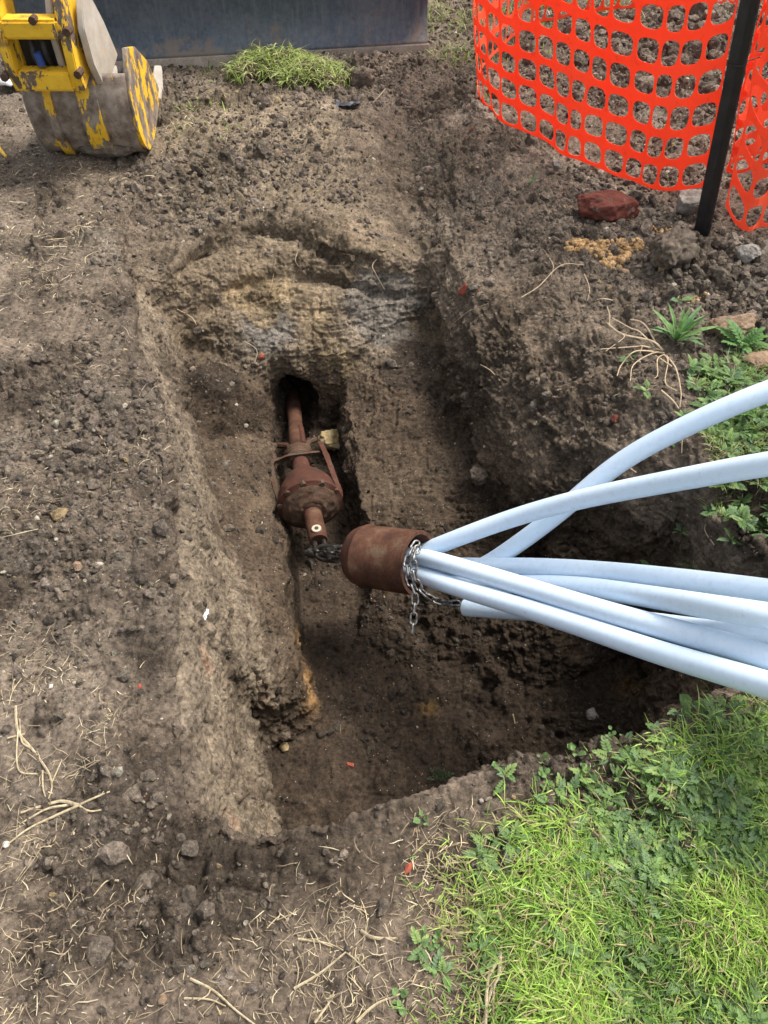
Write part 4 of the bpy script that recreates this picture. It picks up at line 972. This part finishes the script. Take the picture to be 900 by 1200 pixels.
# lawn
n = 80000; x = rng.uniform(-.05, 1.7, n*3); y = rng.uniform(-.3, 1.2, n*3); m_ = lawn_edge(x, y); x, y = x[m_], y[m_]
pp = np.stack([x, y, x*0], 1); gd = fbm(pp, 6, 3, 161)*.5+.5
ed = P(500, 1060, 0); thin = np.exp(-(((x-ed[0])/.13)**2+((y-ed[1])/.22)**2))
weedy = np.clip(zone_w(x, y, [(840,960,.12,1),(800,920,.08,1),(880,880,.10,1),(760,1000,.07,1),(720,960,.06,.8),(590,990,.05,.8),(870,1180,.08,.8),(640,1000,.03,.5),(900,1010,.1,1)]), 0, 1)
lawn_in = np.ones(len(x))
for (dx_q, dy_q) in ((-.05, .05), (-.09, 0), (0, .07), (-.1, .1), (-.16, 0)): lawn_in *= np.where(lawn_edge(x+dx_q, y+dy_q), 1, .62)
bald = sstep(.30, .44, fbm(pp, 9, 3, 177)*.5+.5)
k = rng.random(len(x)) < np.clip((.5+.5*gd-.35*thin-.6*weedy)*lawn_in*(.4+.6*bald)*1.3, .03, 1); x, y, gd, thin, weedy = x[k][:n], y[k][:n], gd[k][:n], thin[k][:n], weedy[k][:n]; n = len(x)
Lq, Nq = drop_many(x, y); dry = (rng.random(n) < .15+.4*thin); rim_ = None; lim = sstep(.35, .65, gd+rng.normal(size=n)*.12)[:, None]
tg = (pick([(.15, .27, .05), (.21, .34, .06), (.17, .28, .08)], n)*(1-lim)+pick([(.36, .54, .09), (.29, .47, .08), (.44, .56, .16)], n)*lim); tg[dry] = pick([(.45, .38, .2), (.36, .3, .17)], int(dry.sum()))
ribbons('lawn_grass', Lq-np.array([0, 0, .002]), rng.uniform(.016, .075, n)*(1-.3*thin)*(.55+.8*gd), rng.uniform(.0013, .0032, n), rng.normal(-2.4, 1.3, n), rng.uniform(.35, 1.45, n), rng.uniform(.3, 1.9, n), tg, M['leaf'], kind='stuff')
# grass on the far right bank, at the far end and thin patches
def grass_patch(name, polyorspots, n, lens, cols, xr, yr, wid=(.0016, .0034)):
    x = rng.uniform(*xr, n*6); y = rng.uniform(*yr, n*6)
    w_ = inpoly(x, y, polyorspots).astype(float) if isinstance(polyorspots[0][0], float) and len(polyorspots[0]) == 2 else zone_w(x, y, polyorspots)
    w_ *= sstep(-.35, .3, fbm(np.stack([x, y, x*0], 1), 5, 3, 171)); k = rng.random(len(x)) < w_; x, y = x[k][:n], y[k][:n]
    Lq, Nq = drop_many(x, y); m_ = len(x)
    return ribbons(name, Lq-np.array([0, 0, .002]), rng.uniform(*lens, m_), rng.uniform(*wid, m_), rng.uniform(0, 6.28, m_), rng.uniform(.3, 1.4, m_), rng.uniform(.2, 1.6, m_), pick(cols, m_), M['leaf'], kind='stuff')
G1 = [(.14, .22, .04), (.22, .32, .06), (.10, .17, .035), (.3, .33, .12), (.4, .35, .2)]
grass_patch('bank_grass', patchR, 9000, (.02, .06), G1, (.8, 2.6), (.9, 2.4))
grass_patch('far_grass', [(520,10,.35,1.),(545,60,.22,.9),(560,20,.3,1.),(215,135,.22,.7),(200,150,.12,.6),(640,20,.4,.9),(700,10,.4,.8),(570,110,.12,.4),(250,80,.12,.5),(100,20,.3,.3),(600,-60,.7,1.),(760,-80,1,1.)], 9000, (.02, .07), [(.2, .28, .06), (.3, .38, .08), (.14, .2, .05), (.36, .33, .17)], (-2.2, 2.8), (3, 6.3), (.003, .006))
# weed leaves
def leaflet(x0, y0, ang, L, W):
    c_, s_ = math.cos(ang), math.sin(ang)
    loc = [(0, 0, 0), (.35*L, .5*W, .06*W), (.75*L, .42*W, .05*W), (L, 0, -.10*L), (.75*L, -.42*W, .05*W), (.35*L, -.5*W, .06*W), (.5*L, 0, -.06*W)]
    return [(x0+a*c_-b*s_, y0+a*s_+b*c_, z) for a, b, z in loc], [(0, 5, 6), (5, 4, 6), (4, 3, 6), (3, 2, 6), (2, 1, 6), (1, 0, 6)]
def compound(pairs, L=.30, W=.2, w_end=1.2):
    v = []; f = []
    def ad(vv, ff):
        b = len(v); v.extend(vv); f.extend([tuple(i+b for i in q) for q in ff])
    ad([(0, -.008, 0), (0, .008, 0), (1-.2, .006, 0), (1-.2, -.006, 0)], [(0, 1, 2), (0, 2, 3)])
    for i in range(pairs):
        s_ = .25+.6*i/pairs
        for sg in (-1, 1): ad(*leaflet(s_, 0, sg*(1.05-.15*i/pairs), L*(.75+.3*math.sin(math.pi*(i+1)/(pairs+1))), W))
    ad(*leaflet(.78, 0, 0, L*w_end, W*1.4)); v = np.array(v); v[:, 2] += .35*v[:, 0]-.42*v[:, 0]**2
    return v, np.array(f)
def leaf_stuff(name, tv_, tf, x, y, lens, cols, rise=(0.1, .7), per=5, **tags):
    Lq, Nq = drop_many(x, y); n0_ = len(x); pos = np.repeat(Lq, per, 0)+rng.normal(size=(n0_*per, 3))*np.array([.004, .004, .002]); n = len(pos)
    az = (np.repeat(rng.uniform(0, 6.28, n0_), per)+np.tile(np.arange(per)*6.28/per, n0_)+rng.normal(size=n)*.35); el = rng.uniform(*rise, n); ro = rng.normal(size=n)*.35
    ca, sa, ce, se = np.cos(az), np.sin(az), np.cos(el), np.sin(el); cr, sr = np.cos(ro), np.sin(ro)
    X = np.stack([ca*ce, sa*ce, se], 1); Yv = np.stack([-sa, ca, 0*sa], 1); Z = np.cross(X, Yv); Y2 = Yv*cr[:, None]+Z*sr[:, None]; Z2 = np.cross(X, Y2)
    rot = np.stack([X, Y2, Z2], 2)
    return scatter(name, tv_, tf, pos+np.array([0, 0, .002]), rot, rng.uniform(*lens, n), pick(cols, n, .22), M['leaf'], False, 0, **tags)
def zone_pts(n, spots, xr, yr, poly=None):
    X = np.zeros(0); Y = np.zeros(0)
    while len(X) < n:
        x = rng.uniform(*xr, 20000); y = rng.uniform(*yr, 20000); k = rng.random(20000) < zone_w(x, y, spots)
        if poly is not None: k &= inpoly(x, y, poly)
        X = np.concatenate([X, x[k]]); Y = np.concatenate([Y, y[k]])
    return X[:n], Y[:n]
cv, cf = compound(4, .30, .17)
x, y = zone_pts(680, [(840,960,.11,1),(800,920,.07,1),(885,880,.09,1),(760,1000,.07,1),(720,960,.05,.8),(590,985,.025,.5),(560,1010,.02,.3),(780,900,.03,.6),(870,1180,.08,.8),(650,1010,.04,.5),(900,1010,.1,1),(1000,950,.2,.7),(500,1120,.02,.2),(720,1040,.16,.35),(640,1090,.08,.2),(760,1120,.12,.25),(830,850,.04,.7)], (0, 1.6), (-.2, 1.2))
leaf_stuff('weed_leaves', cv, cf, x, y, (.016, .042), [(.13, .21, .075), (.17, .27, .085), (.15, .235, .11), (.23, .33, .10)], per=6, kind='stuff')
ov, of_ = leaflet(0, 0, 0, 1, .62); ov = np.array(ov); of_ = np.array(of_); ov[:, 0] = ov[:, 0]*.72+.28; ov = np.concatenate([ov, [[0, -.012, 0], [0, .012, 0], [.34, 0, .01]]]); of_ = np.concatenate([of_, [[7, 9, 8]]])
x, y = zone_pts(260, [(500,1110,.03,.4),(480,1150,.03,.35),(520,1085,.03,.3),(575,1110,.04,.7),(850,960,.12,.8),(800,1000,.12,.5),(700,1050,.2,.25),(870,1190,.07,.6),(1000,1000,.3,.4)], (-.05, 1.6), (-.2, 1.2))
leaf_stuff('clover_leaves', ov, of_, x, y, (.012, .026), [(.16, .27, .09), (.2, .33, .11), (.12, .21, .07)], per=6, rise=(.2, 1.0), kind='stuff')
pv, pf = compound(5, .26, .15)
x, y = zone_pts(400, [(860,450,.09,1),(845,440,.06,1),(890,470,.12,1),(870,500,.10,1),(890,560,.10,1),(880,590,.06,1),(875,405,.05,.9),(840,470,.05,.8),(1000,500,.3,.6),(835,545,.03,.4)], (.8, 2.2), (1.1, 2.4))
leaf_stuff('bank_weeds', pv, pf, x, y, (.022, .055), [(.10, .18, .06), (.15, .25, .08), (.22, .33, .11), (.12, .2, .09)], per=6, kind='stuff')
# ------------------------------------------------------------------ single plants
def plant(name, px, py, n, length, cols, tmpl, label, cat, rise=(.4, 1.2)):
    l, nn = hit(px, py); r_ = empty(name, l, label=label, category=cat)
    x = np.full(1, l.x); az = np.arange(n)*2.4+rng.normal(size=n)*.2
    tv_, tf = tmpl
    for i in range(n):
        el = random.uniform(*rise); ca, sa, ce, se = math.cos(az[i]), math.sin(az[i]), math.cos(el), math.sin(el)
        X = np.array([ca*ce, sa*ce, se]); Yv = np.array([-sa, ca, 0]); R = np.stack([X, Yv, np.cross(X, Yv)], 1)[None]
        o = scatter('leaf', tv_, tf, np.array([[0, 0, .002]]), R, np.array([length*random.uniform(.6, 1.15)]), pick(cols, 1), M['leaf']); o.parent = r_
    return r_
lw, lf = compound(3, .22, .10, 1.0)
lance = np.array([(0, -.02, 0), (0, .02, 0), (.3, -.07, .04), (.3, .07, .04), (.6, -.09, .06), (.6, .09, .06), (.85, -.06, .0), (.85, .06, .0), (1, 0, -.05), (.3, 0, .02), (.6, 0, .035), (.85, 0, -.015)])
lancef = np.array([(0, 2, 9), (0, 9, 1), (1, 9, 3), (2, 4, 10), (2, 10, 9), (9, 10, 3), (10, 5, 3), (4, 6, 11), (4, 11, 10), (10, 11, 5), (11, 7, 5), (6, 8, 11), (11, 8, 7)])
plant('dandelion', 792, 400, 26, .13, [(.12, .24, .08), (.2, .34, .12), (.15, .28, .12)], (lance*np.array([1,.7,1]), lancef), 'spiky green dandelion rosette on the pit edge above the dry roots', 'weed')
plant('weed_seedling', 622, 216, 7, .045, [(.12, .26, .11)], (lance, lancef), 'tiny bluish green seedling on the rubble under the low end of the orange mesh', 'seedling')
plant('weed_seedling', 870, 408, 10, .10, [(.12, .24, .07)], (pv, pf), 'low ferny green weed beside the tan stone at the right edge', 'weed')
plant('weed_seedling', 515, 912, 9, .05, [(.06, .1, .04)], (lw, lf), 'small dark weed in the shade at the foot of the near pit wall', 'seedling')
plant('weed_leaf', 862, 492, 4, .10, [(.12, .24, .06)], (pv, pf), 'ferny green leaf reaching up past the upper blue pipe', 'weed', rise=(.9, 1.4))
plant('weed_seedling', 812, 838, 6, .06, [(.12, .23, .07)], (ov, of_), 'small round leaved weed standing on the near pit lip below the pipes', 'seedling')
# turf lumps at the far end
def turf(px, py, rx, ry, rz, nb, label):
    c = P(px, py, 0); r_ = empty('turf_clod', c, label=label, category='turf', )
    v = deform(iv2, .5, 1.4, int(px)); v = v*np.array([rx, ry, rz]); v[:, 2] += rz*.3
    mesh_np('soil', v, if2, None, M['soil'], np.tile((.11, .08, .06), (len(v), 1)), True, r_)
    k = rng.integers(0, len(v), nb*3); k = k[v[k, 2]+.05*vnoise(v[k]*14, 5) > rz*.30][:nb]; m_ = len(k)
    ribbons('grass', v[k]*.97+rng.normal(size=(m_, 3))*.012, rng.uniform(.03, .09, m_), rng.uniform(.0025, .005, m_), rng.normal(-1.57, 1.6, m_), rng.uniform(-.3, .9, m_), rng.uniform(.3, 1.8, m_), pick([(.28, .38, .09), (.38, .46, .13), (.2, .28, .07), (.5, .48, .24)], m_), M['leaf'], parent=r_)
turf(316, 84, .21, .15, .075, 2400, 'green turf lump lying against the blade, the greener left one')
turf(366, 96, .19, .14, .06, 1800, 'yellowish turf lump with dark soil showing, to the right of the greener one')
# ------------------------------------------------------------------ stones and bits
iv4, if4 = ico(5)
def rock(name, px, py, size, material, label, cat, group=None, rz=None, seed=1, amp=.5, sink=.25, f=1.1, facet=False):
    l, nn = hit(px, py); v = iv4.copy()
    if True:
        r2 = np.random.default_rng(seed)
        for _ in range(14 if facet else 7):
            d_ = r2.normal(size=3); d_ /= np.linalg.norm(d_); h = r2.uniform(.42, .75) if facet else r2.uniform(.6, .85); s_ = v@d_; v = v-np.outer(np.maximum(0, s_-h), d_)
    v = v*(1+fbm(v+seed*3.3, f, 7, seed, .6)*amp+fbm(v+seed*1.3, 3.5, 4, seed+40, .6, True)*-.12)[:, None]*np.array(size); a = rz if rz is not None else seed*1.3
    R = np.array([[math.cos(a), -math.sin(a), 0], [math.sin(a), math.cos(a), 0], [0, 0, 1]]); v = v@R.T; v[:, 2] += size[2]*(1-sink*2)*.6
    o = mesh_np(name, v, if4, None, material, None, True, label=label, category=cat, group=group); o.location = l; return o
rock('brick_rubble', 713, 247, (.175, .10, .085), M['brick'], 'large broken dark red brick lump on the rubble below the orange mesh', 'brick', seed=3, rz=.15, facet=True, amp=.18)
rock('stone', 803, 248, (.10, .085, .075), M['rock'], 'jagged grey stone against the foot of the black picket', 'stone', seed=5, facet=True, amp=.35)
rock('earth_clod', 788, 300, (.10, .08, .075), M['clod'], 'big brown earth clod between the orange sand and the picket', 'clod', seed=8, amp=.6)
rock('stone', 856, 386, (.085, .065, .05), M['tan'], 'rounded tan stone lying above the ferny weeds at the right edge', 'stone', seed=11, rz=.2, amp=.3)
rock('stone', 890, 425, (.07, .06, .03), M['tan'], 'flat tan stone at the right edge just above the highest pipe', 'stone', seed=12, rz=.2, amp=.3)
rock('stone', 394, 517, (.085, .06, .06), M['yrock'], 'pale yellow stone beside the rod at the far end of the slot', 'stone', seed=14, rz=.2, facet=True, amp=.25)
rock('brick_chip', 545, 340, (.035, .022, .03), M['brickred'], 'bright red brick chip stuck in the upper right pit wall', 'brick', seed=15, facet=True, amp=.2)
rock('brick_chip', 306, 418, (.03, .02, .016), M['brickred'], 'small pinkish red brick chip above the tunnel mouth', 'brick', seed=16, facet=True, amp=.2)
rock('brick_chip', 719, 492, (.022, .016, .014), M['brick'], 'small dull red brick chip in the wall above the arching pipes', 'brick', seed=17, facet=True, amp=.2)
rock('brick_chip', 163, 806, (.009, .007, .008), M['brickred'], 'tiny orange brick chip on the left shoulder of the pit', 'brick', seed=18, amp=.2)
rock('brick_chip', 410, 896, (.016, .01, .008), M['brickred'], 'small pink brick chip on the dark pit floor', 'brick', seed=19, amp=.2)
rock('brick_chip', 478, 1018, (.014, .007, .006), M['brickred'], 'small red brick chip on the near edge of the pit', 'brick', seed=20, amp=.2)
rock('stone', 333, 876, (.018, .018, .015), M['yrock'], 'small round yellowish stone by the foot of the left wall on the pit floor', 'stone', seed=21, amp=.2)
rock('earth_clod', 334, 862, (.022, .02, .018), M['clod'], 'dark round earth clod just behind the yellowish stone on the pit floor', 'clod', seed=22, amp=.3)
rock('stone', 60, 805, (.007, .006, .005), M['whitechip'], 'tiny white pebble on the bare soil at the left edge', 'stone', seed=23, amp=.2)
rock('stone', 8, 990, (.008, .007, .007), M['whitechip'], 'tiny white pebble at the far left beside dry stalks', 'stone', seed=24, amp=.2)
rock('stone', 191, 1171, (.01, .008, .006), M['tan'], 'small pinkish pebble near the bottom edge of the bare soil', 'stone', seed=25, amp=.2)
rock('stone', 693, 838, (.028, .024, .02), M['rock'], 'grey stone half buried in the darkest corner of the pit floor', 'stone', seed=26, amp=.3)
rock('stone', 92, 664, (.016, .014, .012), M['tan'], 'small pinkish tan stone on the crumbly left bank', 'stone', seed=27, amp=.2)
rock('stone', 652, 194, (.03, .025, .022), M['rock'], 'small grey stone right under the bottom edge of the orange mesh', 'stone', seed=28, amp=.3)
rock('stone', 731, 321, (.022, .02, .018), M['tan'], 'small round tan stone just below the orange sand', 'stone', seed=29, amp=.2)
rock('earth_clod', 562, 556, (.05, .045, .04), M['clod'], 'dark earth clod at the foot of the right wall above the rusty head', 'clod', seed=30, amp=.5)
rock('earth_clod', 372, 189, (.045, .04, .035), M['clod'], 'brown earth clod on the tan slope above the far wall', 'clod', seed=31, amp=.5)
rock('earth_clod', 424, 97, (.08, .06, .06), M['clod'], 'dark earth clod at the far end right of the turf lumps', 'clod', seed=32, amp=.6)
rock('stone', 876, 300, (.05, .04, .035), M['rock'], 'grey stone in the rubble at the right edge below the crumpled mesh', 'stone', seed=33, amp=.4)
# orange sand spill
def sand(px, py, r, n, label):
    l, nn = hit(px, py); r_ = empty('sand_patch', l, label=label, category='sand')
    an = rng.uniform(0, 6.28, n); rr2 = r*np.sqrt(rng.random(n))*(1+.3*np.sin(an*3+px)); x = l.x+np.cos(an)*rr2*1.25; y = l.y+np.sin(an)*rr2*.8
    Lq, _ = drop_many(x, y); sz = rng.uniform(.004, .014, n)*(r/.08)**.4
    o = scatter('sand', iv0, if0, Lq-np.array(l)[None], rand_rot(n), sz, pick([(.55, .36, .18), (.62, .42, .22), (.45, .29, .14)], n, .12), M['soil'], True, .12); o.parent = r_
sand(710, 296, .11, 900, 'large spill of bright orange sand on the rubble below the brick lump')
sand(772, 268, .045, 110, 'small spill of orange sand between the brick lump and the grey stone')
sand(812, 352, .025, 45, 'small dab of orange sand in the soil above the dandelion')
# strands: roots, stalks, straws
def strand(name, pts, r, material, label, cat, lift=.006, group=None, branches=(), taper=.5, flat=.6, pname='stem'):
    def path(ps, lf):
        W = []
        for i, p_ in enumerate(ps):
            l, nn = hit(p_[0], p_[1]); k = p_[2] if len(p_) > 2 else lf; W.append(np.array(l)+np.array(nn)*k)
        return spline(W, 18)
    S_ = path(pts, lift); n = len(S_)
    if not branches:
        o = MB().tube(S_, [r*(1-taper*i/n) for i in range(n)], 7, flat=flat).build(name, material, label=label, category=cat, group=group); return o
    r_ = empty(name, Vector(S_[0]), label=label, category=cat, group=group)
    obs = [MB().tube(S_, [r*(1-taper*i/n) for i in range(n)], 7, flat=flat).build(pname, material)]
    for b in branches:
        Q_ = path(b, lift); n = len(Q_); obs.append(MB().tube(Q_, [r*.7*(1-taper*i/n) for i in range(n)], 6, flat=flat).build(pname, material))
    reparent(r_, *obs); return r_
R2 = M['root']
strand('root_tuft', [(775,412,.01),(758,405,.03),(735,397,.035),(712,388,.03)], .0042, R2, 'tuft of pale dry roots sticking out of the right pit rim', 'roots', branches=[
 [(775,412,.01),(752,408,.03),(732,408,.04),(707,404,.03)],[(778,415,.01),(750,418,.03),(728,424,.04),(722,436,.03)],[(778,415,.01),(760,422,.03),(742,430,.03),(737,445,.02)],
 [(780,418,.01),(772,430,.03),(768,440,.03),(764,450,.02)],[(780,418,.01),(785,428,.02),(779,450,.03),(790,462,.03)],[(782,420,.01),(790,440,.03),(797,462,.03),(800,478,.02)],
 [(772,410,.01),(752,396,.03),(735,388,.03),(722,372,.03)],[(770,408,.01),(755,392,.03),(742,378,.03),(730,376,.03)],[(735,397,.035),(722,398,.04),(716,410,.03)],[(752,408,.03),(740,415,.04),(727,414,.03)],[(776,462,.02),(785,472,.02),(797,485,.02)],[(765,422,.02),(778,432,.03),(788,440,.03)]], pname='root')
strand('root', [(610,352,.03),(628,336,.035),(655,318,.03),(684,313,.01)], .0022, R2, 'long curved pale root arching out of the right wall above the red brick chip', 'root')
strand('root', [(693,353,.01),(708,358,.03),(726,354,.02)], .0025, R2, 'short pale root bowed against the rim left of the dandelion', 'root')
strand('root', [(534,378,.01),(550,368,.02),(572,356,.01)], .0018, R2, 'short thin root just below the bright red brick chip', 'root')
strand('root', [(462,288,.01),(444,308,.025),(443,325,.02),(452,338,.01)], .0025, R2, 'hooked brown root hanging at the right of the far pit wall', 'root')
strand('root', [(322,305,.01),(318,325,.015),(316,346,.01)], .0018, R2, 'thin straight root hanging down the middle of the far pit wall', 'root')
strand('root', [(348,298,.01),(349,305,.012),(353,314,.01)], .0018, R2, 'very short root near the top of the far pit wall', 'root')
strand('root', [(287,398,.01),(299,412,.012),(297,428,.01)], .0018, R2, 'pinkish root crossing the small red chip above the tunnel', 'root')
strand('root', [(207,364,.01),(222,370,.012),(232,380,.01)], .0022, M['straw2'] if 'straw2' in M else R2, 'short pale root in the far left corner of the pit', 'root')
strand('root', [(565,428,.01),(577,436,.012),(586,445,.01)], .0018, R2, 'short brown root in the middle of the right wall', 'root')
strand('root', [(744,555,.02),(728,545,.02),(718,535,.02)], .0018, R2, 'thin root dangling between the two arching pipes', 'root')
strand('root', [(840,640,.01),(828,620,.02),(836,607,.02)], .0018, R2, 'thin pale root below the grassy bank at the right', 'root')
for i_, (pts_, lb) in enumerate([
 ([(684,322,.01),(690,338,.02),(686,352,.015)], 'thin pale root hanging under the right end of the long arching root'),
 ([(712,362,.01),(716,376,.02),(713,388,.02)], 'thin pale root hanging down just above the dry root tuft'),
 ([(640,300,.01),(648,312,.02),(646,326,.01)], 'thin brown root below the rubble left of the orange sand'),
 ([(808,500,.01),(800,515,.03),(806,530,.03)], 'thin root dangling from the bank under the highest pipe')]):
    strand('root', pts_, .0018, R2, lb, 'root')
ms = rust_mat('dry_stalk', [(.3, (.26, .20, .11)), (.5, (.5, .41, .26)), (.7, (.66, .58, .42))], 90, bd=.003); M['stalk'] = ms
SG = None
strand('dry_stalk', [(18,830),(22,858),(38,880),(55,905),(62,918)], .0045, ms, 'forked yellow dry stalk with several shoots on the soil at the left edge', 'stalk', branches=[[(62,918),(66,905),(71,893)],[(62,918),(60,928),(58,938)],[(52,905),(50,922),(54,936)],[(38,880),(28,870),(22,845)],[(30,862),(10,865)],[(22,858),(20,885),(25,905),(45,908)]])
strand('dry_stalk', [(24,795),(16,812),(8,842)], .0022, ms, 'bent pale straw standing apart above the forked stalk', 'straw', branches=[[(24,795),(18,799),(16,812)]])
strand('dry_stalk', [(95,945),(70,938),(45,945),(25,952)], .0045, ms, 'flattened bunch of split dry straw below the forked stalk', 'straw', flat=.6, branches=[[(95,945),(60,958),(35,972),(12,990)],[(85,942),(55,948),(28,965)],[(95,945),(110,935),(130,925)],[(95,945),(105,950),(118,948)]])
strand('dry_stalk', [(225,1148),(250,1163),(278,1182),(308,1205)], .0032, ms, 'long pale dry stem lying diagonally across the bottom edge', 'stem', branches=[[(215,1172),(245,1170),(265,1180)],[(245,1160),(240,1168),(232,1172)]])
strand('dry_reed', [(592,1105),(584,1130),(574,1160),(562,1205)], .007, ms, 'thick dry split reed lying in the grass at the bottom edge', 'reed', flat=.35, lift=.02, branches=[[(596,1108),(588,1135),(580,1160),(570,1205)],[(586,1125),(572,1140),(566,1190)]])
strand('dry_stalk', [(422,1094),(440,1098),(466,1103)], .005, ms, 'short wide pale straw flake on the dark soil left of the grass', 'straw', flat=.4)
strand('dry_stalk', [(45,992),(35,1008),(18,1032)], .002, ms, 'pair of thin straws leaning on the left edge soil', 'straw', branches=[[(47,994),(40,1010),(20,1036)]])
strand('dry_stalk', [(140,1030),(122,1035),(109,1048)], .0022, ms, 'short bowed straw on the dark soil below the pit corner', 'straw')
strand('dry_stalk', [(345,1160),(375,1140),(400,1122),(412,1110)], .0028, ms, 'upward slanting straw in the straw heap at bottom centre', 'straw')
strand('dry_stalk', [(350,1100),(385,1106),(410,1118),(432,1140)], .0025, ms, 'long curved straw crossing the top of the bottom straw heap', 'straw')
strand('dry_stalk', [(370,1200),(385,1175),(392,1160)], .003, ms, 'steep straw at the bottom edge of the straw heap', 'straw')
strand('dry_stalk', [(420,1200),(440,1180),(470,1165)], .003, ms, 'straw slanting to the right at the bottom edge beside the grass', 'straw')
strand('twig', [(398,1015),(388,1010),(402,1005)], .001, ms, 'tiny twig near the near pit lip', 'twig')
strand('twig', [(398,858),(399,850)], .001, ms, 'tiny splinter on the pit floor', 'twig')
strand('leaf_litter', [(582,925),(579,935)], .0035, ms, 'small tan dead leaf on the near rim of the pit', 'dead leaf', flat=.3)
strand('leaf_litter', [(600,838),(603,848)], .003, ms, 'pale dead leaf sliver standing on the dark pit floor', 'dead leaf', flat=.3)
# a few loose litter pieces
def scrap(name, px, py, size, material, label, cat, seed):
    l, nn = hit(px, py); n_ = 14; U, W_ = np.meshgrid(np.linspace(-1, 1, n_), np.linspace(-1, 1, n_), indexing='ij'); p_ = np.stack([U.ravel(), W_.ravel(), 0*U.ravel()], 1)
    v = p_.copy(); v[:, 2] = fbm(p_+seed, 1.3, 4, seed)*1.0+.6; v[:, 0] += fbm(p_+seed, 1.5, 3, seed+5)*.35; v[:, 1] += fbm(p_, 1.5, 3, seed+8)*.35
    v = v*np.array(size); q_ = np.array([(i*n_+j, i*n_+j+1, (i+1)*n_+j+1, (i+1)*n_+j) for i in range(n_-1) for j in range(n_-1)])
    o = mesh_np(name, v, None, q_, material, None, True, label=label, category=cat); o.location = l
    md = o.modifiers.new('solid', 'SOLIDIFY'); md.thickness = .003; return o
scrap('plastic_bag', 22, 102, (.10, .06, .05), M['plasticw'], 'crumpled white plastic scrap left of the excavator bucket', 'plastic', 3)
scrap('plastic_scrap', 408, 127, (.065, .03, .03), M['plasticd'], 'dark blue black plastic scrap on the soil above the far wall', 'plastic', 7)
strand('twig', [(436,122,.01),(446,115,.03),(451,108,.02)], .002, ms, 'thin twig beside the dark plastic scrap', 'twig')
strand('yellow_peg', [(-2,165,.03),(2,175,.03),(8,186,.01)], .016, M['body'], 'yellow painted peg tip poking in at the left edge beside the bucket', 'peg', taper=.6)
o = scrap('plastic_scrap', 241, 722, (.007, .022, .01), M['plasticw'], 'narrow white plastic strip stuck to the left cut face', 'plastic', 9)
